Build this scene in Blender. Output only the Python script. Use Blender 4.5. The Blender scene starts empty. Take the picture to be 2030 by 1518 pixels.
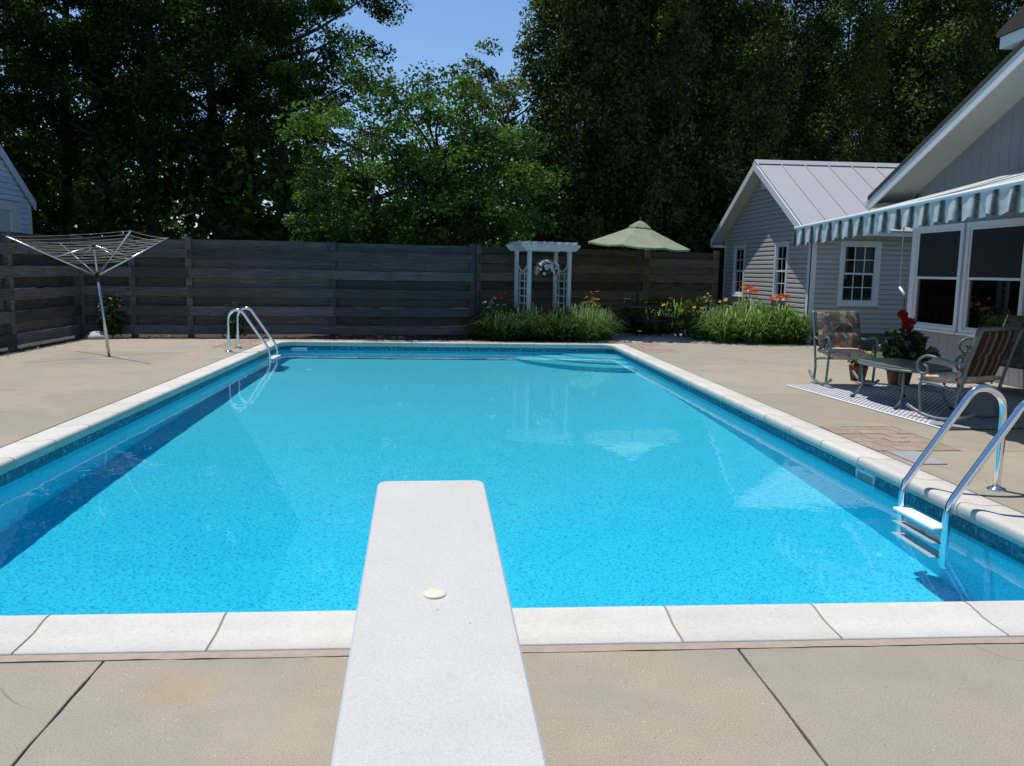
import bpy, math, random
import numpy as np
from mathutils import Matrix, Vector

S = bpy.context.scene
COL = S.collection
rad = math.radians
random.seed(7)

# ------------------------------------------------------------------ camera, sky, sun, exposure
def make_camera():
    f, yaw, pitch, roll, h = 1640.0, .0785, .1353, .0169, 1.374
    fw = Vector((math.sin(yaw)*math.cos(pitch), math.cos(yaw)*math.cos(pitch), -math.sin(pitch)))
    r0 = Vector((math.cos(yaw), -math.sin(yaw), 0)); u0 = r0.cross(fw)
    R = math.cos(roll)*r0 + math.sin(roll)*u0
    U = -math.sin(roll)*r0 + math.cos(roll)*u0
    cd = bpy.data.cameras.new('camera'); co = bpy.data.objects.new('camera', cd); COL.objects.link(co)
    co.matrix_world = Matrix(((R.x, U.x, -fw.x, 0), (R.y, U.y, -fw.y, 0), (R.z, U.z, -fw.z, h), (0, 0, 0, 1)))
    cd.sensor_width = 36; cd.lens = 36*f/2030; cd.clip_start = .05; cd.clip_end = 2000
    S.camera = co
make_camera()

SUN = Vector((.2, -.26, -1)).normalized()
world = bpy.data.worlds.new('World'); S.world = world; world.use_nodes = True
_nt = world.node_tree; _nt.nodes.clear()
_o = _nt.nodes.new('ShaderNodeOutputWorld'); _b = _nt.nodes.new('ShaderNodeBackground'); _s = _nt.nodes.new('ShaderNodeTexSky')
_s.sky_type = 'NISHITA'; _s.sun_disc = False
_s.sun_elevation = math.asin(-SUN.z); _s.sun_rotation = math.atan2(-SUN.x, -SUN.y)
_s.air_density = 1.0; _s.dust_density = 0.0; _s.ozone_density = 7.0
_b.inputs[1].default_value = .118
_nt.links.new(_s.outputs[0], _b.inputs[0]); _nt.links.new(_b.outputs[0], _o.inputs[0])
sl = bpy.data.lights.new('sun', 'SUN'); sl.energy = 4.2; sl.angle = rad(.53); sl.color = (1, .975, .935)
so = bpy.data.objects.new('sun', sl); COL.objects.link(so); so.location = (0, 0, 30)
so.rotation_euler = SUN.to_track_quat('-Z', 'Y').to_euler()
sl.cycles.is_caustics_light = True          # lets the sun refract through the water onto the pool floor
S.view_settings.view_transform = 'Standard'; S.view_settings.look = 'None'
S.view_settings.exposure = 0.18; S.view_settings.gamma = 1.0; S.view_settings.use_curve_mapping = False
S.cycles.use_denoising = True
S.cycles.max_bounces = 14; S.cycles.transparent_max_bounces = 12
S.cycles.transmission_bounces = 12; S.cycles.glossy_bounces = 4; S.cycles.diffuse_bounces = 7
S.cycles.caustics_refractive = True; S.cycles.caustics_reflective = False
S.cycles.sample_clamp_indirect = 6

# ------------------------------------------------------------------ materials
class MT:
    """small helper round a node tree"""
    def __init__(s, name):
        s.m = bpy.data.materials.new(name); s.m.use_nodes = True
        s.t = s.m.node_tree; s.t.nodes.clear(); s.out = s.t.nodes.new('ShaderNodeOutputMaterial')
    def n(s, typ, **kw):
        x = s.t.nodes.new('ShaderNode'+typ)
        for k, v in kw.items(): setattr(x, k, v)
        return x
    def L(s, a, b): s.t.links.new(a, b)
    def setv(s, sock, v):
        if hasattr(v, 'is_output') or isinstance(v, bpy.types.NodeSocket): s.L(v, sock)
        elif isinstance(v, (tuple, list)) and len(v) == 3 and sock.type == 'RGBA': sock.default_value = (*v, 1)
        else: sock.default_value = v
    def math(s, op, a, b=None, clamp=False):
        x = s.n('Math', operation=op, use_clamp=clamp); s.setv(x.inputs[0], a)
        if b is not None: s.setv(x.inputs[1], b)
        return x.outputs[0]
    def mix(s, fac, a, b, mode='MIX'):
        x = s.n('Mix', data_type='RGBA', blend_type=mode); s.setv(x.inputs[0], fac); s.setv(x.inputs[6], a); s.setv(x.inputs[7], b)
        return x.outputs[2]
    def coord(s, kind='Object', scale=(1, 1, 1), rot=(0, 0, 0), loc=(0, 0, 0)):
        c = s.n('TexCoord'); m = s.n('Mapping'); s.L(c.outputs[kind], m.inputs[0])
        m.inputs['Scale'].default_value = scale; m.inputs['Rotation'].default_value = rot; m.inputs['Location'].default_value = loc
        return m.outputs[0]
    def pos(s):
        return s.n('NewGeometry').outputs['Position']
    def noise(s, vec, scale, detail=3, rough=.55, dist=0):
        x = s.n('TexNoise'); s.L(vec, x.inputs['Vector']); x.inputs['Scale'].default_value = scale
        x.inputs['Detail'].default_value = detail; x.inputs['Roughness'].default_value = rough; x.inputs['Distortion'].default_value = dist
        return x.outputs['Fac']
    def vor(s, vec, scale, feature='F1', out='Distance'):
        x = s.n('TexVoronoi', feature=feature); s.L(vec, x.inputs['Vector']); x.inputs['Scale'].default_value = scale
        return x.outputs[out]
    def ramp(s, fac, stops, interp='LINEAR'):
        x = s.n('ValToRGB'); s.L(fac, x.inputs[0]); cr = x.color_ramp; cr.interpolation = interp
        while len(cr.elements) < len(stops): cr.elements.new(.5)
        for e, (p, c) in zip(cr.elements, stops):
            e.position = p; e.color = (*c, 1) if isinstance(c, (tuple, list)) else (c, c, c, 1)
        return x.outputs[0]
    def bump(s, h, strength=.3, dist=.01):
        x = s.n('Bump'); s.L(h, x.inputs['Height']); x.inputs['Strength'].default_value = strength; x.inputs['Distance'].default_value = dist
        return x.outputs[0]
    def principled(s, color, rough=.6, metal=0, spec=.4, normal=None):
        p = s.n('BsdfPrincipled'); s.setv(p.inputs['Base Color'], color); s.setv(p.inputs['Roughness'], rough)
        p.inputs['Metallic'].default_value = metal; p.inputs['Specular IOR Level'].default_value = spec
        if normal is not None: s.L(normal, p.inputs['Normal'])
        s.L(p.outputs[0], s.out.inputs[0]); return p
    def rnd(s): return s.n('ObjectInfo').outputs['Random']

def plain(name, col, rough=.6, metal=0, spec=.4, vary=.12, nscale=6, bump=0, island=0):
    t = MT(name); p = t.coord()
    n = t.noise(p, nscale, 4)
    v = t.math('ADD', t.math('MULTIPLY', n, 2*vary), 1-vary)
    if island: v = t.math('ADD', v, t.math('MULTIPLY', t.math('SUBTRACT', t.rnd(), .5), island))
    c = t.mix(1.0, col, v, 'MULTIPLY')
    nm = t.bump(t.noise(p, nscale*25, 2), bump, .004) if bump else None
    t.principled(c, rough, metal, spec, nm); return t.m

M = {}
def concrete(name='concrete'):
    t = MT(name); p = t.pos()
    big = t.noise(p, .55, 5, .6); mid = t.noise(p, 5, 5, .65); fine = t.noise(p, 170, 3, .75)
    c = t.ramp(big, [(.3, (.275, .235, .166)), (.7, (.355, .303, .217))])
    c = t.mix(.5, c, t.ramp(mid, [(.25, (.225, .193, .139)), (.75, (.39, .337, .247))]))
    c = t.mix(.55, c, t.ramp(fine, [(.3, (.125, .113, .086)), (.5, (.325, .282, .206)), (.72, (.52, .485, .40))]))
    c = t.mix(1, c, t.ramp(t.rnd(), [(0, .90), (1, 1.03)]), 'MULTIPLY')
    # pale grit and dark pits
    w = t.vor(p, 42, out='Distance'); wr = t.vor(p, 42, out='Color')
    grit = t.math('MULTIPLY', t.math('LESS_THAN', w, .13), t.math('GREATER_THAN', t.n('SeparateColor').outputs[0], .5))
    sc = [x for x in t.t.nodes if x.bl_idname == 'ShaderNodeSeparateColor'][0]; t.L(wr, sc.inputs[0])
    gr2 = t.math('MULTIPLY', t.math('LESS_THAN', w, .11), t.math('GREATER_THAN', sc.outputs[0], .62))
    c = t.mix(t.math('MULTIPLY', gr2, .45), c, (.70, .66, .58))
    dk = t.math('MULTIPLY', t.math('LESS_THAN', w, .14), t.math('LESS_THAN', sc.outputs[1], .12))
    c = t.mix(t.math('MULTIPLY', dk, .6), c, (.12, .10, .07))
    # rust stain in front of the coping, a soft round one
    d = t.n('VectorMath', operation='DISTANCE'); t.L(p, d.inputs[0]); d.inputs[1].default_value = (-.84, 2.63, 0)
    st = t.math('SUBTRACT', 1, t.math('DIVIDE', d.outputs['Value'], .2), True)
    st = t.math('MULTIPLY', t.math('POWER', st, 1.6), t.math('MULTIPLY', t.noise(p, 9, 4), 1.25), )
    c = t.mix(st, c, (.42, .25, .10))
    d2 = t.noise(p, 1.1, 6, .7, .6)
    c = t.mix(t.ramp(d2, [(.46, 0), (.70, .62)]), c, (.235, .222, .198))
    # hairline cracks and damp-looking old stains
    wv = t.n('VectorMath', operation='ADD'); t.L(p, wv.inputs[0]); nz = t.n('TexNoise'); nz.inputs['Scale'].default_value = 1.6; t.L(p, nz.inputs['Vector'])
    sb = t.n('VectorMath', operation='SCALE'); t.L(nz.outputs['Color'], sb.inputs[0]); sb.inputs['Scale'].default_value = .9; t.L(sb.outputs[0], wv.inputs[1])
    ce = t.vor(wv.outputs[0], .42, 'DISTANCE_TO_EDGE')
    cm = t.math('MULTIPLY', t.math('LESS_THAN', ce, .0022), t.ramp(t.noise(p, .8, 2), [(.5, 0), (.58, .65)]))
    c = t.mix(cm, c, (.13, .115, .085))
    s2 = t.ramp(t.noise(p, .45, 5, .6, 1.5), [(.55, 0), (.62, .28), (.7, .12)])
    c = t.mix(s2, c, (.40, .355, .27))
    h = t.math('ADD', t.math('MULTIPLY', fine, 1.0), t.math('MULTIPLY', mid, .6))
    t.principled(c, .85, 0, .25, t.bump(h, .07, .004)); return t.m
M['concrete'] = concrete()
def coping_mat():
    t = MT('coping'); p = t.pos()
    a = t.noise(p, 3.2, 5, .65); f = t.noise(p, 60, 3, .7)
    c = t.ramp(a, [(.25, (.50, .468, .41)), (.6, (.59, .56, .505))])
    c = t.mix(.35, c, t.ramp(f, [(.3, (.42, .395, .345)), (.7, (.64, .61, .555))]))
    c = t.mix(1, c, t.ramp(t.rnd(), [(0, .92), (1, 1.04)]), 'MULTIPLY')
    v = t.vor(p, 38); sc = t.n('SeparateColor'); t.L(t.vor(p, 38, out='Color'), sc.inputs[0])
    pit = t.math('MULTIPLY', t.math('LESS_THAN', v, .16), t.math('LESS_THAN', sc.outputs[0], .10))
    c = t.mix(t.math('MULTIPLY', pit, .55), c, (.28, .26, .21))
    dirt = t.ramp(t.noise(p, 1.7, 6, .7, .4), [(.52, 0), (.72, .35)])
    c = t.mix(dirt, c, (.50, .47, .40))
    t.principled(c, .8, 0, .25, t.bump(f, .25, .004)); return t.m
M['coping'] = coping_mat()
M['mortar'] = plain('mortar', (.36, .285, .23), .9, vary=.25, nscale=20, bump=.4)
M['joint'] = plain('joint', (.13, .115, .08), .95, vary=.3, nscale=14)
M['grout'] = plain('grout', (.27, .245, .185), .95, vary=.3, nscale=14)
M['soil'] = plain('soil', (.045, .035, .026), .95, vary=.5, nscale=12, bump=.6)
def grass_ground():
    t = MT('ground'); p = t.pos()
    c = t.ramp(t.noise(p, 1.4, 6, .7), [(.3, (.035, .06, .015)), (.7, (.09, .13, .04))])
    c = t.mix(.5, c, t.ramp(t.noise(p, 35, 3), [(.3, (.03, .05, .012)), (.7, (.11, .15, .05))]))
    t.principled(c, .9, 0, .2, t.bump(t.noise(p, 40, 3), .6, .03)); return t.m
M['ground'] = grass_ground()
def gravel_mat():
    t = MT('gravel'); p = t.pos()
    c = t.ramp(t.vor(p, 28, out='Color'), [(.1, (.34, .33, .31)), (.9, (.66, .65, .62))])
    e = t.vor(p, 28)
    t.principled(t.mix(1, c, t.ramp(e, [(0, 1), (.6, .55)]), 'MULTIPLY'), .85, 0, .3, t.bump(e, -.8, .03)); return t.m
M['gravel'] = gravel_mat()
def liner_mat():
    t = MT('pool_liner'); p = t.pos()
    n1 = t.noise(p, 44, 3, .6, .3); n2 = t.noise(p, 95, 2, .5, .3)
    base = t.mix(t.ramp(t.noise(p, 2.2, 3), [(.3, 0), (.7, 1)]), LINER_A, LINER_B)
    c = t.mix(t.ramp(n1, [(.50, 0), (.66, .88)]), base, LINER_D)
    c = t.mix(t.ramp(n2, [(.56, 0), (.66, .55)]), c, LINER_D)
    c = t.mix(t.ramp(t.noise(p, 48, 2, .5, .5), [(.60, 0), (.68, .35)]), c, LINER_L)
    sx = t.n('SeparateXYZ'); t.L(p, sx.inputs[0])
    # brightness of the shallow water put into the liner colour towards the far end
    shallow_lift = t.n('MapRange'); t.L(t.math('ADD', sx.outputs[1], t.math('MULTIPLY', t.noise(p, .7, 3), 1.5)), shallow_lift.inputs[0]); shallow_lift.inputs[1].default_value = 7.0; shallow_lift.inputs[2].default_value = 13.5
    c = t.mix(t.math('MULTIPLY', shallow_lift.outputs[0], .5), c, (.22, .88, .995))
    # printed tile band just under the coping
    z = sx.outputs[2]; hor = t.math("ADD", sx.outputs[0], sx.outputs[1])
    band = t.math('GREATER_THAN', z, -.27)
    cell = t.n('CombineXYZ'); t.L(t.math('MULTIPLY', hor, 44), cell.inputs[0]); t.L(t.math('MULTIPLY', z, 44), cell.inputs[1])
    fl = t.n('VectorMath', operation='FLOOR'); t.L(cell.outputs[0], fl.inputs[0])
    wn = t.n('TexWhiteNoise'); t.L(fl.outputs[0], wn.inputs['Vector'])
    bc = t.ramp(wn.outputs['Value'], [(0, (.03, .13, .19)), (.5, (.05, .20, .28)), (.85, (.09, .28, .38)), (1, (.18, .42, .52))])
    fr = t.n('VectorMath', operation='FRACTION'); t.L(cell.outputs[0], fr.inputs[0]); fs = t.n('SeparateXYZ'); t.L(fr.outputs[0], fs.inputs[0])
    ln = t.math('MAXIMUM', t.math('LESS_THAN', fs.outputs[0], .12), t.math('LESS_THAN', fs.outputs[1], .12))
    bc = t.mix(ln, bc, (.028, .11, .155))
    edge = t.math('MULTIPLY', band, t.math('LESS_THAN', z, -.255))
    bc = t.mix(edge, bc, (.25, .42, .48))
    c = t.mix(band, c, bc)
    t.principled(c, .6, 0, .2); return t.m
LINER_A = (.035, .77, .985); LINER_B = (.05, .83, .99); LINER_D = (.003, .42, .76); LINER_L = (.10, .88, .99)
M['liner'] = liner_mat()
def water_mat():
    t = MT('water'); p = t.pos()
    mp = t.n('Mapping'); t.L(p, mp.inputs[0]); mp.inputs['Scale'].default_value = (1, 1, 1)
    h = t.math('ADD', t.noise(mp.outputs[0], 1.6, 2, .5, .5), t.math('MULTIPLY', t.noise(mp.outputs[0], 7, 2), .22))
    g = t.n('BsdfGlass'); g.inputs['Color'].default_value = (.90, .985, 1, 1); g.inputs['IOR'].default_value = 1.333; g.inputs['Roughness'].default_value = 0
    t.L(t.bump(h, .12, .02), g.inputs['Normal']); t.L(g.outputs[0], t.out.inputs[0]); return t.m
M['water'] = water_mat()
def board_mat():
    t = MT('board_grit'); p = t.coord()
    f = t.noise(p, 150, 3, .75); a = t.noise(p, 4, 4)
    c = t.ramp(f, [(.3, (.40, .385, .345)), (.7, (.60, .58, .53))])
    c = t.mix(.4, c, t.ramp(a, [(.3, (.475, .46, .42)), (.7, (.55, .53, .485))]))
    v = t.vor(p, 11); sc = t.n('SeparateColor'); t.L(t.vor(p, 11, out='Color'), sc.inputs[0])
    sp = t.math('MULTIPLY', t.math('LESS_THAN', v, .045), t.math('LESS_THAN', sc.outputs[0], .25))
    c = t.mix(sp, c, (.3, .27, .24))
    t.principled(c, .75, 0, .3, t.bump(f, .4, .004)); return t.m
M['board'] = board_mat()
M['board_side'] = plain('board_side', (.50, .545, .60), .35, vary=.03)
M['ivory'] = plain('ivory', (.66, .62, .48), .4, vary=.05)
M['chrome'] = plain('chrome', (.80, .80, .82), .12, 1, .5, .03)
M['alu'] = plain('aluminium', (.62, .63, .65), .3, 1, .5, .06)
M['white_plastic'] = plain('white_plastic', (.72, .74, .74), .35, vary=.04)
M['white_paint'] = plain('white_paint', (.56, .57, .57), .55, vary=.08, nscale=9)
M['white_trim'] = plain('white_trim', (.66, .69, .71), .45, vary=.05, nscale=5)
M['black_rubber'] = plain('black_rubber', (.02, .02, .022), .6)
M['cord'] = plain('cord', (.42, .38, .30), .8)
def wood_mat(name='weathered_wood', tone=(1, 1, 1)):
    t = MT(name); p = t.coord(scale=(1, 1, 1)); r = t.rnd()
    off = t.n('CombineXYZ'); t.L(t.math('MULTIPLY', r, 37), off.inputs[0]); t.L(t.math('MULTIPLY', r, 11), off.inputs[2])
    av = t.n('VectorMath', operation='ADD'); t.L(p, av.inputs[0]); t.L(off.outputs[0], av.inputs[1])
    m1 = t.n('Mapping'); t.L(av.outputs[0], m1.inputs[0]); m1.inputs['Scale'].default_value = (1.2, 6, 22)
    g = t.noise(m1.outputs[0], 2.2, 6, .65, .5)
    m2 = t.n('Mapping'); t.L(av.outputs[0], m2.inputs[0]); m2.inputs['Scale'].default_value = (2.2, 1, 6)
    k = t.vor(m2.outputs[0], 1.5)
    c = t.ramp(g, [(.25, (.05, .046, .042)), (.5, (.115, .108, .10)), (.75, (.20, .194, .185))])
    c = t.mix(t.ramp(k, [(.05, .85), (.13, 0)]), c, (.022, .018, .014))
    c = t.mix(1, c, t.ramp(r, [(0, .5), (1, 1.3)]), 'MULTIPLY')
    c = t.mix(t.ramp(t.noise(av.outputs[0], 1.3, 4), [(.5, 0), (.75, .5)]), c, (.09, .085, .07))
    c = t.mix(1, c, tone, 'MULTIPLY')
    t.principled(c, .85, 0, .2, t.bump(g, .5, .01)); return t.m
M['wood'] = wood_mat(); M['wood_brown'] = wood_mat('weathered_brown_wood', (1.12, .95, .80))
M['brown_wood'] = plain('brown_wood', (.05, .042, .04), .6, vary=.3, nscale=10)
M['brick'] = None
def brick_mat():
    t = MT('paver'); p = t.pos(); r = t.rnd()
    c = t.ramp(r, [(0, (.26, .175, .125)), (.3, (.33, .255, .175)), (.55, (.235, .15, .11)), (.8, (.34, .28, .20)), (1, (.27, .185, .145))])
    c = t.mix(.45, c, t.ramp(t.noise(p, 18, 5, .7), [(.3, (.2, .15, .12)), (.7, (.42, .35, .28))]))
    t.principled(c, .85, 0, .25, t.bump(t.noise(p, 110, 3), .4, .005)); return t.m
M['brick'] = brick_mat()
M['siding'] = plain('grey_siding', (.46, .43, .415), .55, vary=.06, nscale=3, island=.05)
M['siding_blue'] = plain('pale_siding', (.60, .68, .80), .55, vary=.06, nscale=3)
M['board_siding'] = plain('board_siding', (.265, .272, .295), .6, vary=.06, nscale=3, island=.05)
M['metal_roof'] = plain('metal_roof', (.41, .397, .395), .42, 0, .45, .06, 2)
M['shingle'] = plain('shingle', (.05, .045, .04), .9, vary=.4, nscale=25, bump=.5)
M['foundation'] = plain('foundation', (.14, .135, .13), .9, vary=.2)
M['dark_room'] = plain('dark_room', (.012, .013, .015), .9)
M['curtain'] = plain('curtain', (.45, .45, .46), .8)
M['shade_screen'] = plain('shade_screen', (.012, .017, .023), .8)
def glass_mat():
    t = MT('window_glass'); f = t.n('Fresnel'); f.inputs[0].default_value = 1.5
    a = t.n('BsdfTransparent'); a.inputs[0].default_value = (.8, .84, .84, 1); b = t.n('BsdfGlossy'); b.inputs['Roughness'].default_value = .01
    b.inputs[0].default_value = (1, 1, 1, 1)
    x = t.n('MixShader'); t.L(t.math('MULTIPLY', f.outputs[0], 1.45, True), x.inputs[0]); t.L(a.outputs[0], x.inputs[1]); t.L(b.outputs[0], x.inputs[2])
    t.L(x.outputs[0], t.out.inputs[0]); return t.m
M['glass'] = glass_mat()
def awning_mat():
    t = MT('awning_cloth'); p = t.coord(); sx = t.n('SeparateXYZ'); t.L(p, sx.inputs[0]); y = sx.outputs[1]
    wv = t.math('MULTIPLY', t.math('SUBTRACT', t.noise(p, 7, 2), .5), .11)
    u = t.math('FRACT', t.math('ADD', t.math('DIVIDE', y, .245), wv))
    c = t.ramp(u, [(0, (.012, .022, .026)), (.10, (.010, .018, .022)), (.15, (.12, .15, .155)), (.20, (.30, .34, .34)), (.25, (.74, .75, .74)), (.86, (.78, .78, .77)), (.90, (.32, .36, .36)), (.95, (.10, .13, .135)), (1, (.012, .022, .026))])
    ck = t.math('MULTIPLY', t.math('ADD', t.math('SINE', t.math('MULTIPLY', sx.outputs[2], 62)), 1), .07)
    c = t.mix(ck, c, (.20, .25, .25))
    c = t.mix(.12, c, t.ramp(t.noise(p, 45, 2), [(.35, (.3, .33, .33)), (.65, (.72, .76, .75))]))
    d = t.n('BsdfDiffuse'); t.L(c, d.inputs[0]); tr = t.n('BsdfTranslucent'); t.L(c, tr.inputs[0])
    x = t.n('MixShader'); x.inputs[0].default_value = .32; t.L(d.outputs[0], x.inputs[1]); t.L(tr.outputs[0], x.inputs[2]); t.L(x.outputs[0], t.out.inputs[0]); return t.m
M['awning'] = awning_mat()
def awning_top_mat():
    t = MT('awning_top_cloth'); p = t.coord(); sx = t.n('SeparateXYZ'); t.L(p, sx.inputs[0])
    u = t.math('FRACT', t.math('DIVIDE', sx.outputs[1], .245))
    c = t.ramp(u, [(0, (.12, .15, .14)), (.13, (.10, .13, .12)), (.22, (.58, .59, .53)), (.42, (.62, .63, .58)), (.47, (.28, .31, .29)), (.53, (.28, .31, .29)), (.58, (.62, .63, .58)), (.82, (.62, .63, .57)), (.9, (.14, .17, .16)), (1, (.12, .15, .14))])
    d = t.n('BsdfDiffuse'); t.L(c, d.inputs[0]); tr = t.n('BsdfTranslucent'); t.L(c, tr.inputs[0])
    x = t.n('MixShader'); x.inputs[0].default_value = .15; t.L(d.outputs[0], x.inputs[1]); t.L(tr.outputs[0], x.inputs[2]); t.L(x.outputs[0], t.out.inputs[0]); return t.m
M['awning_top'] = awning_top_mat()
def floral_mat():
    t = MT('floral_cloth'); p = t.coord()
    v1 = t.vor(p, 9, out='Color'); sc = t.n('SeparateColor'); t.L(v1, sc.inputs[0])
    nz = t.noise(p, 7, 4, .6, 1.2)
    c = t.ramp(nz, [(.25, (.03, .05, .045)), (.42, (.07, .09, .07)), (.5, (.17, .14, .11)), (.58, (.36, .29, .22)), (.66, (.30, .09, .06)), (.8, (.5, .17, .12))])
    c = t.mix(t.ramp(sc.outputs[0], [(.45, 0), (.6, .75)]), c, (.05, .07, .06))
    c = t.mix(t.ramp(sc.outputs[1], [(.78, 0), (.86, .8)]), c, (.30, .08, .06))
    c = t.mix(t.ramp(sc.outputs[2], [(.86, 0), (.92, .8)]), c, (.45, .34, .24))
    t.principled(c, .9, 0, .1, t.bump(t.noise(p, 160, 2), .2, .003)); return t.m
M['floral'] = floral_mat()
def pale_floral_mat():
    t = MT('pale_floral_cloth'); p = t.coord()
    c = t.ramp(t.noise(p, 9, 4, .6, 1.0), [(.3, (.10, .13, .09)), (.4, (.45, .33, .25)), (.52, (.62, .52, .40)), (.64, (.58, .26, .18)), (.8, (.55, .12, .12))])
    t.principled(c, .9, 0, .1); return t.m
M['pale_floral'] = pale_floral_mat()
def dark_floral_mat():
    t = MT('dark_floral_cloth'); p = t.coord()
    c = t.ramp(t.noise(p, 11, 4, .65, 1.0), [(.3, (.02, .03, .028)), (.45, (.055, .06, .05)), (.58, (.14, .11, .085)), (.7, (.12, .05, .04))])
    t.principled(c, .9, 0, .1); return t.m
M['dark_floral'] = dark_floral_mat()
def stripe_mat():
    t = MT('striped_cloth'); p = t.coord(); sx = t.n('SeparateXYZ'); t.L(p, sx.inputs[0])
    u = t.math('FRACT', t.math('ADD', t.math('DIVIDE', sx.outputs[0], .19), t.math('MULTIPLY', t.noise(p, 3, 2), .12)))
    c = t.ramp(u, [(0, (.085, .036, .03)), (.2, (.085, .036, .03)), (.22, (.23, .20, .145)), (.40, (.23, .20, .145)), (.42, (.10, .045, .03)), (.6, (.12, .07, .04)), (.62, (.06, .06, .045)), (.72, (.06, .06, .045)), (.74, (.18, .16, .12)), (.84, (.18, .16, .12)), (.86, (.11, .03, .025)), (1, (.085, .036, .03))], 'CONSTANT')
    t.principled(c, .9, 0, .1); return t.m
M['stripe'] = stripe_mat()
M['chair_metal'] = plain('chair_metal', (.13, .17, .165), .4, 0, .5, .1)
M['table_stone'] = plain('table_stone', (.10, .125, .11), .3, 0, .5, .3, 22)
M['rug_white'] = plain('rug_white', (.66, .67, .72), .9, vary=.1, nscale=30)
M['rug_dark'] = plain('rug_dark', (.018, .02, .028), .9, vary=.2)
M['terracotta'] = plain('terracotta', (.15, .065, .045), .8, vary=.15)
M['umbrella'] = None
def umb_mat():
    t = MT('sage_canvas'); p = t.coord()
    c = t.mix(1, (.33, .37, .25), t.ramp(t.noise(p, 5, 4), [(.3, .88), (.7, 1.06)]), 'MULTIPLY')
    d = t.n('BsdfDiffuse'); t.L(c, d.inputs[0]); tr = t.n('BsdfTranslucent'); t.L(c, tr.inputs[0])
    x = t.n('MixShader'); x.inputs[0].default_value = .25; t.L(d.outputs[0], x.inputs[1]); t.L(tr.outputs[0], x.inputs[2]); t.L(x.outputs[0], t.out.inputs[0]); return t.m
M['umbrella'] = umb_mat()
M['dark_metal'] = plain('dark_metal', (.03, .03, .03), .5, 0, .4)
M['grey_plastic'] = plain('grey_plastic', (.30, .30, .32), .6)
M['stone'] = plain('stone', (.40, .39, .37), .9, vary=.25, nscale=14)
M['bark'] = plain('bark', (.055, .045, .036), .95, vary=.5, nscale=9, bump=.7)

def leaf_mat(name, stops, trans=.35, gloss=.05, grough=.4):
    t = MT(name); a = t.n('Attribute', attribute_name='tint')
    c = t.ramp(a.outputs['Fac'], stops)
    d = t.n('BsdfDiffuse'); t.L(c, d.inputs[0]); tr = t.n('BsdfTranslucent'); t.L(t.mix(1, c, (1.15, 1.25, .6), 'MULTIPLY'), tr.inputs[0])
    x = t.n('MixShader'); x.inputs[0].default_value = trans; t.L(d.outputs[0], x.inputs[1]); t.L(tr.outputs[0], x.inputs[2])
    g = t.n('BsdfGlossy'); g.inputs['Roughness'].default_value = grough; g.inputs[0].default_value = (1, 1, 1, 1)
    y = t.n('MixShader'); y.inputs[0].default_value = gloss; t.L(x.outputs[0], y.inputs[1]); t.L(g.outputs[0], y.inputs[2])
    t.L(y.outputs[0], t.out.inputs[0]); return t.m
M['maple_leaf'] = leaf_mat('maple_leaf', [(0, (.012, .026, .005)), (.6, (.030, .060, .009)), (.82, (.075, .13, .015)), (1, (.15, .24, .024))], .40, .015, .5)
M['poplar_leaf'] = leaf_mat('poplar_leaf', [(0, (.018, .046, .007)), (.55, (.052, .118, .016)), (1, (.13, .24, .034))], .47, .022, .45)
M['cedar_leaf'] = leaf_mat('cedar_leaf', [(0, (.018, .032, .009)), (.5, (.060, .090, .025)), (1, (.19, .235, .07))], .40, .015, .5)
M['light_leaf'] = leaf_mat('light_leaf', [(0, (.04, .07, .02)), (.6, (.075, .12, .035)), (1, (.12, .18, .06))], .38, .03, .5)
M['lily_leaf'] = leaf_mat('lily_leaf', [(0, (.05, .10, .02)), (.6, (.10, .19, .035)), (1, (.17, .28, .07))], .38, .025, .45)
M['grass_leaf'] = leaf_mat('grass_leaf', [(0, (.045, .09, .025)), (.6, (.085, .16, .045)), (1, (.14, .23, .08))], .38, .02, .5)
M['shaded_grass'] = leaf_mat('shaded_grass', [(0, (.012, .032, .008)), (.7, (.03, .068, .016)), (1, (.06, .115, .03))], .35, .015, .5)  # same grass darkened: the tree shade before the arbor is in its colour
M['dark_leaf'] = leaf_mat('dark_leaf', [(0, (.02, .045, .015)), (1, (.06, .11, .04))], .25, .06, .35)
def petal(name, col): return leaf_mat(name, [(0, tuple(x*.8 for x in col)), (1, col)], .35, .02)
M['yellow_petal'] = petal('yellow_petal', (.75, .38, .02)); M['orange_petal'] = petal('orange_petal', (.75, .16, .02))
M['white_petal'] = petal('white_petal', (.72, .70, .74)); M['red_petal'] = petal('red_petal', (.5, .02, .03))
M['pink_petal'] = petal('pink_petal', (.6, .35, .36)); M['brown_cone'] = plain('brown_cone', (.06, .03, .015), .9)

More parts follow.
